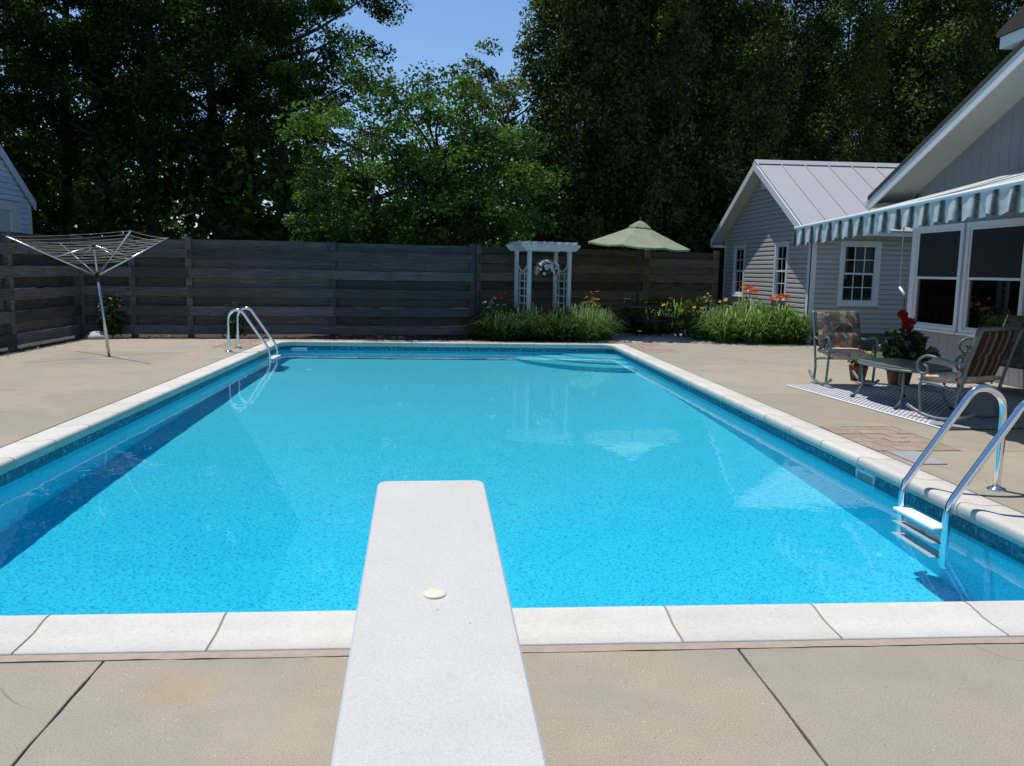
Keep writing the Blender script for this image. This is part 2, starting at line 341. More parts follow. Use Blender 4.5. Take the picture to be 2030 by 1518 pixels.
# ------------------------------------------------------------------ mesh helpers
class MB:
    def __init__(s): s.v = []; s.f = []; s.mi = []; s.sm = []
    def add(s, vs, fs, mi=0, smooth=False):
        k = len(s.v); s.v.extend([tuple(map(float, q)) for q in vs])
        for f in fs: s.f.append(tuple(i+k for i in f)); s.mi.append(mi); s.sm.append(smooth)
        return s
    def box(s, x0, y0, z0, x1, y1, z1, mi=0):
        return s.add([(x0, y0, z0), (x1, y0, z0), (x1, y1, z0), (x0, y1, z0), (x0, y0, z1), (x1, y0, z1), (x1, y1, z1), (x0, y1, z1)],
                     [(0, 3, 2, 1), (4, 5, 6, 7), (0, 1, 5, 4), (1, 2, 6, 5), (2, 3, 7, 6), (3, 0, 4, 7)], mi)
    def hexa(s, p, mi=0):      # 8 points, bottom ring then top ring
        return s.add(p, [(0, 3, 2, 1), (4, 5, 6, 7), (0, 1, 5, 4), (1, 2, 6, 5), (2, 3, 7, 6), (3, 0, 4, 7)], mi)
    def prism(s, poly, z0, z1, mi=0):
        n = len(poly)
        return s.add([(x, y, z0) for x, y in poly]+[(x, y, z1) for x, y in poly],
                     [tuple(range(n-1, -1, -1)), tuple(range(n, 2*n))]+[(i, (i+1) % n, n+(i+1) % n, n+i) for i in range(n)], mi)
    def tube(s, pts, r, n=8, mi=0, caps=True, closed=False):
        P = [Vector(p) for p in pts]; m = len(P); R = r if isinstance(r, (list, tuple)) else [r]*m
        T = []
        for i in range(m):
            a = P[(i-1) % m] if (closed or i > 0) else P[i]; b = P[(i+1) % m] if (closed or i < m-1) else P[i]
            d = (b-a); T.append(d.normalized() if d.length > 1e-9 else Vector((0, 0, 1)))
        up = Vector((0, 0, 1)) if abs(T[0].z) < .9 else Vector((1, 0, 0))
        nrm = T[0].cross(up).normalized(); vs = []
        for i in range(m):
            nrm = (nrm - T[i]*nrm.dot(T[i]));
            nrm = nrm.normalized() if nrm.length > 1e-6 else T[i].orthogonal().normalized()
            b = T[i].cross(nrm)
            for k in range(n):
                a = 2*math.pi*k/n; vs.append(P[i]+(nrm*math.cos(a)+b*math.sin(a))*R[i])
        fs = []
        for i in range(m if closed else m-1):
            for k in range(n):
                j = (i+1) % m; fs.append((i*n+k, i*n+(k+1) % n, j*n+(k+1) % n, j*n+k))
        s.add(vs, fs, mi, True)
        if caps and not closed:
            k0 = len(s.v)-m*n
            s.f.append(tuple(k0+k for k in range(n-1, -1, -1))); s.mi.append(mi); s.sm.append(False)
            s.f.append(tuple(k0+(m-1)*n+k for k in range(n))); s.mi.append(mi); s.sm.append(False)
        return s
    def lathe(s, prof, n=16, mi=0, c=(0, 0, 0), smooth=True):
        vs = [(c[0]+r*math.cos(2*math.pi*k/n), c[1]+r*math.sin(2*math.pi*k/n), c[2]+z) for r, z in prof for k in range(n)]
        fs = [(i*n+k, i*n+(k+1) % n, (i+1)*n+(k+1) % n, (i+1)*n+k) for i in range(len(prof)-1) for k in range(n)]
        return s.add(vs, fs, mi, smooth)
    def disc(s, c, r, z, n=16, mi=0):
        return s.add([(c[0]+r*math.cos(2*math.pi*k/n), c[1]+r*math.sin(2*math.pi*k/n), z) for k in range(n)], [tuple(range(n))], mi)
    def mesh(s, name, mats):
        me = bpy.data.meshes.new(name); me.from_pydata(s.v, [], s.f)
        for m in (mats if isinstance(mats, (list, tuple)) else [mats]): me.materials.append(m)
        me.polygons.foreach_set('material_index', s.mi); me.polygons.foreach_set('use_smooth', s.sm); me.update(); return me
    def build(s, name, mats, parent=None, shift=None, bevel=0, **props):
        if shift is not None: s.v = [(x-shift[0], y-shift[1], z-shift[2]) for x, y, z in s.v]
        me = s.mesh(name, mats); return link(name, me, parent, bevel=bevel, **props)
def link(name, me, parent=None, loc=None, rot=None, bevel=0, **props):
    o = bpy.data.objects.new(name, me); COL.objects.link(o)
    if parent is not None: o.parent = parent
    if loc is not None: o.location = loc
    if rot is not None: o.rotation_euler = rot
    for k, v in props.items(): o[k] = v
    if bevel:
        b = o.modifiers.new('bevel', 'BEVEL'); b.width = bevel; b.segments = 2; b.limit_method = 'ANGLE'; b.angle_limit = rad(40)
    return o
def thing(name, label, cat, loc=(0, 0, 0), rz=0, group=None):
    o = bpy.data.objects.new(name, None); COL.objects.link(o); o.empty_display_size = .2
    o.location = loc; o.rotation_euler = (0, 0, rz); o['label'] = label; o['category'] = cat
    if group: o['group'] = group
    return o
def tag(o, label, cat, group=None):
    o['label'] = label; o['category'] = cat
    if group: o['group'] = group
    return o
def dup(root, loc, rz=0, label=None, scale=None):
    r = root.copy(); COL.objects.link(r); r.location = loc; r.rotation_euler = (0, 0, rz)
    if scale: r.scale = (scale, scale, scale)
    if label: r['label'] = label
    for ch in list(root.children):
        c = ch.copy(); COL.objects.link(c); c.parent = r
        for g in list(ch.children):
            d = g.copy(); COL.objects.link(d); d.parent = c
    return r
def arc(c, r, a0, a1, n, plane='xz'):
    out = []
    for i in range(n+1):
        a = rad(a0+(a1-a0)*i/n)
        out.append((c[0]+r*math.cos(a), c[1], c[2]+r*math.sin(a)) if plane == 'xz' else (c[0], c[1]+r*math.cos(a), c[2]+r*math.sin(a)))
    return out

# ------------------------------------------------------------------ setting: ground, deck, pool
XI0, XI1, YI0, YI1 = -3.01, 3.09, 3.20, 15.41          # inner (water) edges of the coping
CW = .305
XO0, XO1, YO0, YO1 = XI0-CW, XI1+CW, YI0-CW, YI1+CW     # outer edges
BX0, BX1, BY0, BY1 = XI0-.05, XI1+.05, YI0-.05, YI1+.05  # walls of the basin, under the coping
G = 320
mb = MB()
for a in ((-G, -60, G, BY0), (-G, BY1, G, G), (-G, BY0, BX0, BY1), (BX1, BY0, G, BY1)):
    mb.add([(a[0], a[1], -.07), (a[2], a[1], -.07), (a[2], a[3], -.07), (a[0], a[3], -.07)], [(0, 1, 2, 3)])
ground = mb.build('ground', M['ground'], kind='structure')

# deck base with its slabs
DX0, DX1, DYF = -6.62, 7.28, 16.08
mb = MB()
for a in ((DX0, -4, DX1, BY0), (DX0, BY1, DX1, DYF), (DX0, BY0, BX0, BY1), (BX1, BY0, DX1, BY1)):
    mb.add([(a[0], a[1], -.03), (a[2], a[1], -.03), (a[2], a[3], -.03), (a[0], a[3], -.03)], [(0, 1, 2, 3)])
deck = mb.build('pool_deck', M['joint'], kind='structure')
def wob(a, b, n, amp, rng):
    """points along a-b with a slightly ragged edge"""
    a = Vector(a); b = Vector(b); d = (b-a); nn = Vector((-d.y, d.x)).normalized()
    return [tuple(a+d*(i/n)+nn*(rng.uniform(-amp, amp) if 0 < i < n else 0)) for i in range(n)]
def slab(poly, rng=random.Random(3)):
    n = len(poly); pts = []
    for i in range(n):
        a, b = poly[i], poly[(i+1) % n]; L = math.hypot(b[0]-a[0], b[1]-a[1])
        pts += wob(a, b, max(1, min(40, int(L/.07))), .0022, rng)
    mb = MB(); mb.prism(pts, -.028, 0)
    return mb.build('concrete_slab', M['concrete'], deck, bevel=.004)
g = .0042
def R4(x0, y0, x1, y1): return [(x0+g, y0+g), (x1-g, y0+g), (x1-g, y1-g), (x0+g, y1-g)]
ME = .062                      # width of the mortar band behind the coping
xs = [-6.62, -5.75, -3.47, -1.19, 1.08, 3.35, 5.85, 7.28]
for i in range(len(xs)-1):
    for y0, y1 in ((-4, -.6), (-.6, YO0-ME)): slab(R4(xs[i], y0, xs[i+1], y1))
xl = XO0-.012; xr = XO1+.012
slab(R4(-6.62, YO0-ME, xl, 3.15)); slab(R4(xr, YO0-ME, 5.88, 3.15)); slab(R4(5.88, YO0-ME, 7.28, 3.15))
for y0, y1 in ((3.15, 6.2), (6.2, 9.25), (9.25, 12.3)):
    slab(R4(-6.62, y0, xl, y1)); slab(R4(5.88, y0, 7.28, y1))
slab(R4(xr, 3.15, 5.88, 6.2))
slab([(4.12+g, 6.2+g), (5.88-g, 6.2+g), (5.88-g, 9.25-g), (xr+g, 9.25-g), (xr+g, 7.25+g), (4.12+g, 7.25+g)])
slab(R4(xr, 9.25, 5.88, 12.3))
slab([(-6.62+g, 12.3+g), (xl-g, 12.3+g), (xl-g, 14.15-g), (-3.95-g, 14.15-g), (-3.95-g, DYF-.04), (-6.62+g, 15.85)])
slab([(xr+g, 12.3+g), (5.88-g, 12.3+g), (5.88-g, DYF), (4.05+g, DYF), (4.05+g, 14.15-g), (xr+g, 14.15-g)])
slab(R4(5.88, 12.3, 7.28, DYF))
mb = MB()                       # mortar band between the near coping and the slabs
n = 60; pts = [(XO0, YO0-.002)]+[(XO0+(XO1-XO0)*i/n, YO0-ME+.008+random.uniform(-.004, .006)) for i in range(n+1)]+[(XO1, YO0-.002)]
mb.prism(pts, -.028, -.004); mb.build('mortar_band', M['mortar'], deck)
# brick pavers
def bricks(x0, y0, x1, y1, rows, rng, lo=.13, hi=.24, along='x'):
    h = (y1-y0)/rows if along == 'x' else (x1-x0)/rows
    for r in range(rows):
        a0, a1 = (x0, x1) if along == 'x' else (y0, y1); p = a0
        while p < a1-.03:
            q = min(a1, p+rng.uniform(lo, hi))
            if a1-q < .09: q = a1
            e = .0035; z = rng.uniform(-.002, .003)
            mb = MB()
            if along == 'x': b = (p+e, y0+r*h+e, q-e, y0+(r+1)*h-e)
            else: b = (x0+r*h+e, p+e, x0+(r+1)*h-e, q-e)
            mb.box(b[0], b[1], -.028, b[2], b[3], z); mb.build('brick', M['brick'], deck, bevel=.003)
            p = q
rg = random.Random(5)
bricks(xr+.004, 6.21, 4.114, 7.244, 6, rg)
bricks(xr+.004, 14.16, 4.04, DYF-.36, 8, rg, .16, .24)
bricks(-3.94, 14.16, xl-.004, DYF-.36, 8, rg, .16, .24)
bricks(-3.94, YO1+.01, 4.04, DYF, 2, rg, .19, .26)
mb = MB(); mb.box(3.47, 5.73, .0, 3.70, 6.17, .010)
lid = mb.build('skimmer_lid', M['grey_plastic'], deck, bevel=.004)

# bed soil and gravel
mb = MB(); mb.add([(-7.2, DYF, -.02), (2.95, DYF, -.02), (2.95, 19.5, -.02), (-7.2, 19.5, -.02)], [(0, 1, 2, 3)])
mb.add([(-7.2, -4, -.02), (DX0, -4, -.02), (DX0, DYF, -.02), (-7.2, DYF, -.02)], [(0, 1, 2, 3)])
mb.add([(5.4, DYF, -.016), (7.32, DYF, -.016), (7.32, 21.5, -.016), (5.4, 21.5, -.016)], [(0, 1, 2, 3)])
mb.build('flower_bed', M['soil'], kind='structure')
mb = MB(); rg2 = random.Random(9)
nx, ny = 60, 50; X0, X1, Y0, Y1 = 2.75, 6.4, DYF+.002, 19.0
vs = [(X0+(X1-X0)*i/nx, Y0+(Y1-Y0)*j/ny, -.004+rg2.uniform(0, .022)) for j in range(ny+1) for i in range(nx+1)]
mb.add(vs, [(j*(nx+1)+i, j*(nx+1)+i+1, (j+1)*(nx+1)+i+1, (j+1)*(nx+1)+i) for j in range(ny) for i in range(nx)])
mb.build('gravel_patch', M['gravel'], kind='structure')

# basin
zs, zd = -1.30, -1.95
def basin():
    mb = MB(); t0 = -.055
    x0, x1, y0, y1 = BX0, BX1, BY0, BY1
    H = dict(x0=-1.19, x1=1.33, y0=4.3, y1=6.65); yb = 11.3
    v = [(x0, y0, t0), (x1, y0, t0), (x1, y1, t0), (x0, y1, t0), (x0, y0, zs), (x1, y0, zs), (x1, y1, zs), (x0, y1, zs),
         (H['x0'], H['y0'], zd), (H['x1'], H['y0'], zd), (H['x1'], H['y1'], zd), (H['x0'], H['y1'], zd), (x0, yb, zs), (x1, yb, zs)]
    f = [(0, 1, 5, 4), (1, 2, 6, 13, 5), (2, 3, 7, 6), (3, 0, 4, 12, 7), (4, 5, 9, 8), (5, 13, 10, 9), (4, 8, 11, 12), (8, 9, 10, 11), (12, 11, 10, 13), (12, 13, 6, 7)]
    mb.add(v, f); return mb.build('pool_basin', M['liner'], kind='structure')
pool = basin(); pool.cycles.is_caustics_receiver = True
# corner steps in the far right corner of the pool
M['step_white'] = plain('step_white', (.35, .66, .80), .5, vary=.05)
for k, (r, z) in enumerate(((1.9, -.80), (1.45, -.58), (1.0, -.36))):
    mb = MB(); n = 18; c = (BX1-.004, BY1-.004)
    poly = [c]+[(c[0]-r*math.cos(rad(90*i/n)), c[1]-r*math.sin(rad(90*i/n))) for i in range(n+1)]
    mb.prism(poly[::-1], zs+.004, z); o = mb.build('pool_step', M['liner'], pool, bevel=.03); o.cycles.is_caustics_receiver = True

# coping stones
PROF = [(0, -.06), (0, -.004), (.006, .002), (.11, .003), (.16, .006), (.20, .014), (.24, .021), (.27, .023), (.288, .020), (.299, .012), (.305, -.002), (.305, -.03), (.301, -.050), (.288, -.064), (.265, -.070)]
def coping_piece(side, a, b, mi_a, mi_b):
    """side: which edge; a..b along it"""
    mb = MB(); m = len(PROF); gp = .0048; nseg = 6; vs = []
    for s in range(nseg+1):
        t = a+gp+(b-a-2*gp)*s/nseg
        for (u, z) in PROF:
            if side == 'near': p = (t, YO0+u, z)
            elif side == 'far': p = (t, YO1-u, z)
            elif side == 'left': p = (XO0+u, t, z)
            else: p = (XO1-u, t, z)
            vs.append(p)
    fs = [(s*m+i, s*m+i+1, (s+1)*m+i+1, (s+1)*m+i) for s in range(nseg) for i in range(m-1)]
    mb.add(vs, fs, 0, True); mb.add([vs[i] for i in range(m)], [tuple(range(m))]); mb.add(vs[nseg*m:], [tuple(range(m-1, -1, -1))])
    o = mb.build('coping_stone', M['coping'], pool); return o
RC = .52                       # corner block, outer square, inner edge rounded
def coping_corner(cx, cy, sx, sy):
    """cx,cy outer corner; sx,sy point into the pool"""
    mb = MB(); n = 12; m = len(PROF); ri = .215; vs = []
    for i in range(n+1):
        a = rad(90*i/n); d = Vector((-math.cos(a), -math.sin(a)))
        k = RC/max(abs(d.x), abs(d.y)); O = Vector((RC, RC))+d*k; I = Vector((RC, RC))+d*ri
        for (u, z) in PROF:
            p = O.lerp(I, u/CW); vs.append((cx+sx*p.x, cy+sy*p.y, z))
    fs = [(s*m+i, s*m+i+1, (s+1)*m+i+1, (s+1)*m+i) for s in range(n) for i in range(m-1)]
    mb.add(vs, fs, 0, True); mb.add(vs[:m], [tuple(range(m))]); mb.add(vs[n*m:], [tuple(range(m-1, -1, -1))])
    mb.build('coping_stone', M['coping'], pool)
for c in ((XO0, YO0, 1, 1), (XO1, YO0, -1, 1), (XO0, YO1, 1, -1), (XO1, YO1, -1, -1)): coping_corner(*c)
# grout strip under the joints
mb = MB()
gz = [(u+(.004 if u < .15 else -.003), z-.0035) for u, z in PROF[1:-2]]
def grout(side, a, b):
    m = len(gz); vs = []
    for t in (a, b):
        for u, z in gz:
            vs.append({'near': (t, YO0+u, z), 'far': (t, YO1-u, z), 'left': (XO0+u, t, z), 'right': (XO1-u, t, z)}[side])
    mb.add(vs, [(i, i+1, m+i+1, m+i) for i in range(m-1)], 0, True)
for sd, a, b in (('near', XO0+RC, XO1-RC), ('far', XO0+RC, XO1-RC), ('left', YO0+RC, YO1-RC), ('right', YO0+RC, YO1-RC)): grout(sd, a-.02, b+.02)
mb.build('coping_grout', M['grout'], pool)
jn = [XO0+RC, -2.16, -1.53, -.86, -.20, .26, .89, 1.51, 2.18, XO1-RC]
for sd, js in (('near', jn), ('far', [XO0+RC+(XO1-XO0-2*RC)*i/9 for i in range(10)])):
    for a, b in zip(js[:-1], js[1:]): coping_piece(sd, a, b, 0, 0)
for sd in ('left', 'right'):
    k = 19; js = [YO0+RC+(YO1-YO0-2*RC)*i/k for i in range(k+1)]
    for a, b in zip(js[:-1], js[1:]): coping_piece(sd, a, b, 0, 0)
# skimmer mouths
def skimmer(x0, x1, yy, axis):
    w = .012
    mb = MB(); z0, z1 = -.185, -.075
    fr = [(x0, z0, x1, z0+.022), (x0, z1-.022, x1, z1), (x0, z0+.022, x0+.022, z1-.022), (x1-.022, z0+.022, x1, z1-.022)]
    for a, b, c, d in fr:
        if axis == 'y': mb.box(a, yy-w, b, c, yy, d)
        else: mb.box(yy-w, a, b, yy, c, d)
    o = mb.build('skimmer_frame', M['white_plastic'], pool, bevel=.002)
    mb = MB()
    if axis == 'y': mb.box(x0+.022, yy-.004, z0+.022, x1-.022, yy-.001, z1-.022)
    else: mb.box(yy-.004, x0+.022, z0+.022, yy-.001, x1-.022, z1-.022)
    mb.build('skimmer_flap', M['grey_plastic'], o)
skimmer(5.70, 5.98, BX1-.001, 'x')
mb = MB(); mb.box(-2.86, BY1-.05, -.155, -2.58, BY1-.002, -.095); o = mb.build('return_fitting', M['white_plastic'], pool, bevel=.008)
# water
mb = MB(); nx, ny = 12, 24
vs = [(BX0+(BX1-BX0)*i/nx, BY0+(BY1-BY0)*j/ny, -.13) for j in range(ny+1) for i in range(nx+1)]
mb.add(vs, [(j*(nx+1)+i, j*(nx+1)+i+1, (j+1)*(nx+1)+i+1, (j+1)*(nx+1)+i) for j in range(ny) for i in range(nx)], 0, True)
water = mb.build('pool_water', M['water'], kind='structure'); water.cycles.is_caustics_caster = True

# ------------------------------------------------------------------ fences
def board_mesh(L, h, rng, mat='wood'):
    n = 10; mb = MB(); vs = []
    t = .024
    for i in range(n+1):
        x = L*i/n; a = rng.uniform(-.004, .004); b = rng.uniform(-.005, .005); w = rng.uniform(-.003, .003)
        vs += [(x, -t/2+w, a), (x, t/2+w, a), (x, t/2+w, h+b), (x, -t/2+w, h+b)]
    fs = [(i*4+k, i*4+(k+1) % 4, (i+1)*4+(k+1) % 4, (i+1)*4+k) for i in range(n) for k in range(4)]
    fs = [f[::-1] for f in fs]+[(0, 1, 2, 3), (n*4+3, n*4+2, n*4+1, n*4)]
    mb.add(vs, fs); return mb.mesh('board', M[mat])
def fence(name, label, start, end, breaks, seed, H=1.84, post_extra=.05, rows=10, flip=1, mat='wood'):
    rng = random.Random(seed); d = Vector(end)-Vector(start); L = d.length
    t = thing(name, label, 'fence', (start[0], start[1], 0), math.atan2(d.y, d.x), 'weathered board fences round the yard')
    pitch = (H-.03)/rows
    for i, x in enumerate(breaks):
        mb = MB(); e = post_extra+rng.uniform(-.03, .02)
        mb.box(x-.055, -.045, -.2, x+.055, .055, H+e); mb.build('post', M[mat], t, bevel=.006)
    for a, b in zip(breaks[:-1], breaks[1:]):
        fm = [board_mesh(b-a-.004, .176, rng, mat) for _ in range(2)]; bm = [board_mesh(b-a-.012, h_, rng, mat) for h_ in (.205, .192, .180)]
        for r in range(rows):
            z = .05+r*pitch; front = (r % 2 == 0)
            me = rng.choice(fm if front else bm); gap = rng.choice([0, 0, .004, .010])
            y = -.060*flip if front else .070*flip
            hh = 0 if front else -.013
            if r == rows-1: hh = -.02
            o = link('board', me, t, (a+.002, y+rng.uniform(-.004, .004), z+hh+rng.uniform(-.004, .004)+gap*(0 if front else 1)), (0, rng.uniform(-.0016, .0016), 0))
    return t
FS = Vector((-6.86, 16.20)); FE = Vector((.545, 17.04)); FL = (FE-FS).length
fence('wood_fence', 'long weathered horizontal board fence behind the far end of the pool', FS, FE, [0, .9, 1.92, 4.62, FL-.055], 1)
fence('wood_fence', 'weathered board fence along the left side of the yard', (-6.93, 6.0), (-6.93, 16.2), [0, 2.6, 5.2, 7.75, 10.15], 2, flip=1, H=1.84)
fence('wood_fence', 'set-back board fence behind the white arbor and green umbrella', (.62, 17.45), (6.46, 19.62), [0, 2.1, 4.2, 6.17], 3, H=1.86, mat='wood_brown')

# ------------------------------------------------------------------ buildings
class Face:
    """maps (u along the wall, z, out of the wall) to world; kind 'x-' faces -X, 'x+' faces +X, 'y-' faces -Y"""
    def __init__(s, kind, c): s.k = kind; s.c = c
    def p(s, u, z, out=0):
        if s.k == 'x-': return (s.c-out, u, z)
        if s.k == 'x+': return (s.c+out, u, z)
        return (u, s.c-out, z)
    def box(s, mb, u0, z0, u1, z1, o0, o1, mi=0):
        a = s.p(u0, z0, o0); b = s.p(u1, z1, o1)
        mb.box(min(a[0], b[0]), min(a[1], b[1]), min(a[2], b[2]), max(a[0], b[0]), max(a[1], b[1]), max(a[2], b[2]), mi)
def split(lo, hi, z0, z1, holes):
    segs = [(lo, hi)]
    for (a, b, c, d) in holes:
        if z1 <= c+.005 or z0 >= d-.005: continue
        new = []
        for s, e in segs:
            if b <= s or a >= e: new.append((s, e)); continue
            if a > s: new.append((s, a))
            if b < e: new.append((b, e))
        segs = new
    return segs
def clapboards(face, root, loc, z0, z1, pitch, rng_fn, holes, mat, joined=False):
    z = z0; J = MB()
    while z < z1-.02:
        zt = min(z+pitch, z1)
        lo0, hi0 = rng_fn(z); lo1, hi1 = rng_fn(zt)
        if hi1-lo1 > .03:
            for s, e in split(lo0, hi0, z, zt, holes):
                s1 = lo1 if s == lo0 else s; e1 = hi1 if e == hi0 else e
                if e1-s1 < .02: continue
                mb = J if joined else MB()
                zm = z+(zt-z)*.54; k = .54; sm = s+(s1-s)*k; em = e+(e1-e)*k
                P = [face.p(s, z, 0), face.p(e, z, 0), face.p(e, z, .033), face.p(s, z, .033), face.p(sm, zm, .031), face.p(em, zm, .031), face.p(s1, zt+.002, .002), face.p(e1, zt+.002, .002), face.p(s1, zt+.002, 0), face.p(e1, zt+.002, 0)]
                mb.add(P, [(0, 1, 2, 3), (3, 2, 5, 4), (4, 5, 7, 6), (6, 7, 9, 8), (0, 3, 4, 6, 8), (1, 9, 7, 5, 2)])
                if not joined: mb.build('clapboard', mat, root, loc)
        z = zt
    if joined: return J.build('siding', mat, root, loc, kind='stuff')
def wall_rects(mb, face, u0, u1, z0, z1, holes, o0, o1):
    us = sorted(set([u0, u1]+[h[0] for h in holes]+[h[1] for h in holes])); zz = sorted(set([z0, z1]+[h[2] for h in holes]+[h[3] for h in holes]))
    for a, b in zip(us[:-1], us[1:]):
        for c, d in zip(zz[:-1], zz[1:]):
            if any(h[0] <= a+1e-6 and h[1] >= b-1e-6 and h[2] <= c+1e-6 and h[3] >= d-1e-6 for h in holes): continue
            face.box(mb, a, c, b, d, o0, o1)
def window(face, root, loc, u0, u1, z0, z1, grid=(3, 2), trim=.085, curtain=False, shade=False, meet=None, sill=True):
    mb = MB(); o = .034; t = trim
    face.box(mb, u0, z0, u0+t, z1, -.01, o); face.box(mb, u1-t, z0, u1, z1, -.01, o)
    face.box(mb, u0+t, z1-t, u1-t, z1, -.01, o); face.box(mb, u0+t, z0, u1-t, z0+t*.7, -.01, o)
    w = mb.build('window', M['white_trim'], root, loc, bevel=.003)
    a, b, c, d = u0+t, u1-t, z0+t*.7, z1-t; mid = meet if meet else (c+d)/2; f = .035
    mb = MB(); q0, q1 = -.03, .012
    for (cc, dd, p0, p1) in ((mid-.02, d, q0+.012, q1), (c, mid+.02, q0-.014, q1-.014)):
        face.box(mb, a, cc, a+f, dd, p0, p1); face.box(mb, b-f, cc, b, dd, p0, p1)
        face.box(mb, a+f, cc, b-f, cc+f, p0, p1); face.box(mb, a+f, dd-f, b-f, dd, p0, p1)
    mb.build('sash', M['white_trim'], w, loc)
    for (cc, dd, oo) in ((mid-.02+f, d-f, -.008), (c+f, mid+.02-f, -.024)):
        mb = MB(); face.box(mb, a+f-.004, cc-.004, b-f+.004, dd+.004, oo-.003, oo+.001); mb.build('pane', M['glass'], w, loc)
        if grid:
            mb = MB(); gx, gz = grid; m = .009
            for i in range(1, gx): u = a+f+(b-a-2*f)*i/gx; face.box(mb, u-m, cc, u+m, dd, oo+.002, oo+.010)
            for j in range(1, gz):
                z = cc+(dd-cc)*j/gz
                for i in range(gx):
                    ua = a+f+(b-a-2*f)*i/gx+(m if i else 0); ub = a+f+(b-a-2*f)*(i+1)/gx-(m if i < gx-1 else 0)
                    face.box(mb, ua, z-m, ub, z+m, oo+.002, oo+.010)
            mb.build('muntin', M['white_trim'], w, loc)
    # the room behind
    mb = MB(); D = .9
    A = [face.p(a, c, -.06), face.p(b, c, -.06), face.p(b, d, -.06), face.p(a, d, -.06)]; B = [face.p(a-.2, c-.1, -D), face.p(b+.2, c-.1, -D), face.p(b+.2, d+.1, -D), face.p(a-.2, d+.1, -D)]
    mb.add(A+B, [(0, 1, 5, 4), (1, 2, 6, 5), (2, 3, 7, 6), (3, 0, 4, 7), (4, 5, 6, 7)]); mb.build('room', M['dark_room'], w, loc)
    if curtain:
        mb = MB(); k = 10
        for lo, hi in ((a, a+(b-a)*.22), (a+(b-a)*.45, b)):
            vs = []
            for i in range(k+1):
                u = lo+(hi-lo)*i/k; vs += [face.p(u, mid-.1 if lo == a else mid+.02, -.10-.018*math.sin(i*2.1)), face.p(u, d, -.10-.012*math.sin(i*2.1))]
            mb.add(vs, [(2*i, 2*i+2, 2*i+3, 2*i+1) for i in range(k)], 0, True)
        mb.build('curtain', M['curtain'], w, loc)
    if shade:
        mb = MB(); q = (b-a)
        for lo, hi, zz in ((.05, .20, .92), (.80, .86, .7)): face.box(mb, a+q*lo, c+.02, a+q*hi, c+(mid-c)*zz, -.13, -.10)
        mb.build('room_furniture', M['curtain'], w, loc)
        mb = MB(); face.box(mb, a+.036, mid+.016, b-.036, d-.036, .004, .007); mb.build('insect_screen', M['shade_screen'], w, loc)
    if sill:
        mb = MB(); face.box(mb, u0-.02, z0-.03, u1+.02, z0-.001, -.01, .06); mb.build('sill', M['white_trim'], w, loc, bevel=.004)
    return w

# ---- grey house wing with its metal roof
wing = thing('house_wing', 'small grey clapboard gabled wing with a pale metal roof', 'house', (7.3, 16.38, 0)); WL = tuple(wing.location)
WX, WY0, WY1, RY = 7.30, 16.38, 21.62, 19.0
EZ, RZ = 2.26, 3.90; SL = (RZ-EZ)/(RY-16.10); RXO = WX-.30
F = Face('x-', WX); holes = [(17.47, 18.21, .84, 2.10), (20.08, 20.90, .84, 2.10)]
mb = MB(); wall_rects(mb, F, WY0, WY1, -.07, 2.36, [(a+.05, b-.05, c+.05, d-.05) for a, b, c, d in holes], -.08, -.002)
zt = 2.36; mb.add([F.p(WY0, zt, -.002), F.p(WY1, zt, -.002), F.p(RY, RZ-.12, -.002)], [(0, 1, 2)])
mb.build('wall', M['siding'], wing, WL)
def gab(z):
    k = max(0, z-(EZ+.10))/SL; return (WY0+.10+max(0, k-.12), WY1-.10-max(0, k-.12))
clapboards(F, wing, WL, .22, RZ-.12, .1, gab, holes, M['siding'])
for h in holes: window(F, wing, WL, *h, grid=(2, 2), curtain=(h[0] < 18))
for a_, b_ in ((WY0-.022, WY0+.098), (WY1-.1, WY1)): mb = MB(); F.box(mb, a_, .0, b_, 2.28, -.001, .024); mb.build('corner_board', M['white_trim'], wing, WL)
F2 = Face('y-', WY0); holes2 = [(7.895, 8.75, .79, 2.08)]
mb = MB(); wall_rects(mb, F2, WX, 12, -.07, 2.3, [(a+.05, b-.05, c+.05, d-.05) for a, b, c, d in holes2], -.08, -.002); mb.build('wall', M['siding'], wing, WL)
clapboards(F2, wing, WL, .22, 2.22, .1, lambda z: (WX+.11, 12), holes2, M['siding'])
window(F2, wing, WL, *holes2[0], grid=(3, 2), curtain=True)
mb = MB(); F2.box(mb, WX-.022, 0, WX+.108, 2.22, -.001, .022); mb.build('corner_board', M['white_trim'], wing, WL)
mb = MB(); F2.box(mb, WX, -.07, 12, .215, -.001, .010); F.box(mb, WY0, -.07, WY1, .215, -.001, .010); mb.build('foundation', M['foundation'], wing, WL)
mb = MB(); F2.box(mb, RXO, 2.20, 12, 2.225, .0, .27); mb.build('soffit', M['white_paint'], wing, WL)
mb = MB(); F2.box(mb, RXO, 2.17, 12, 2.25, .272, .29); mb.build('fascia', M['white_trim'], wing, WL)
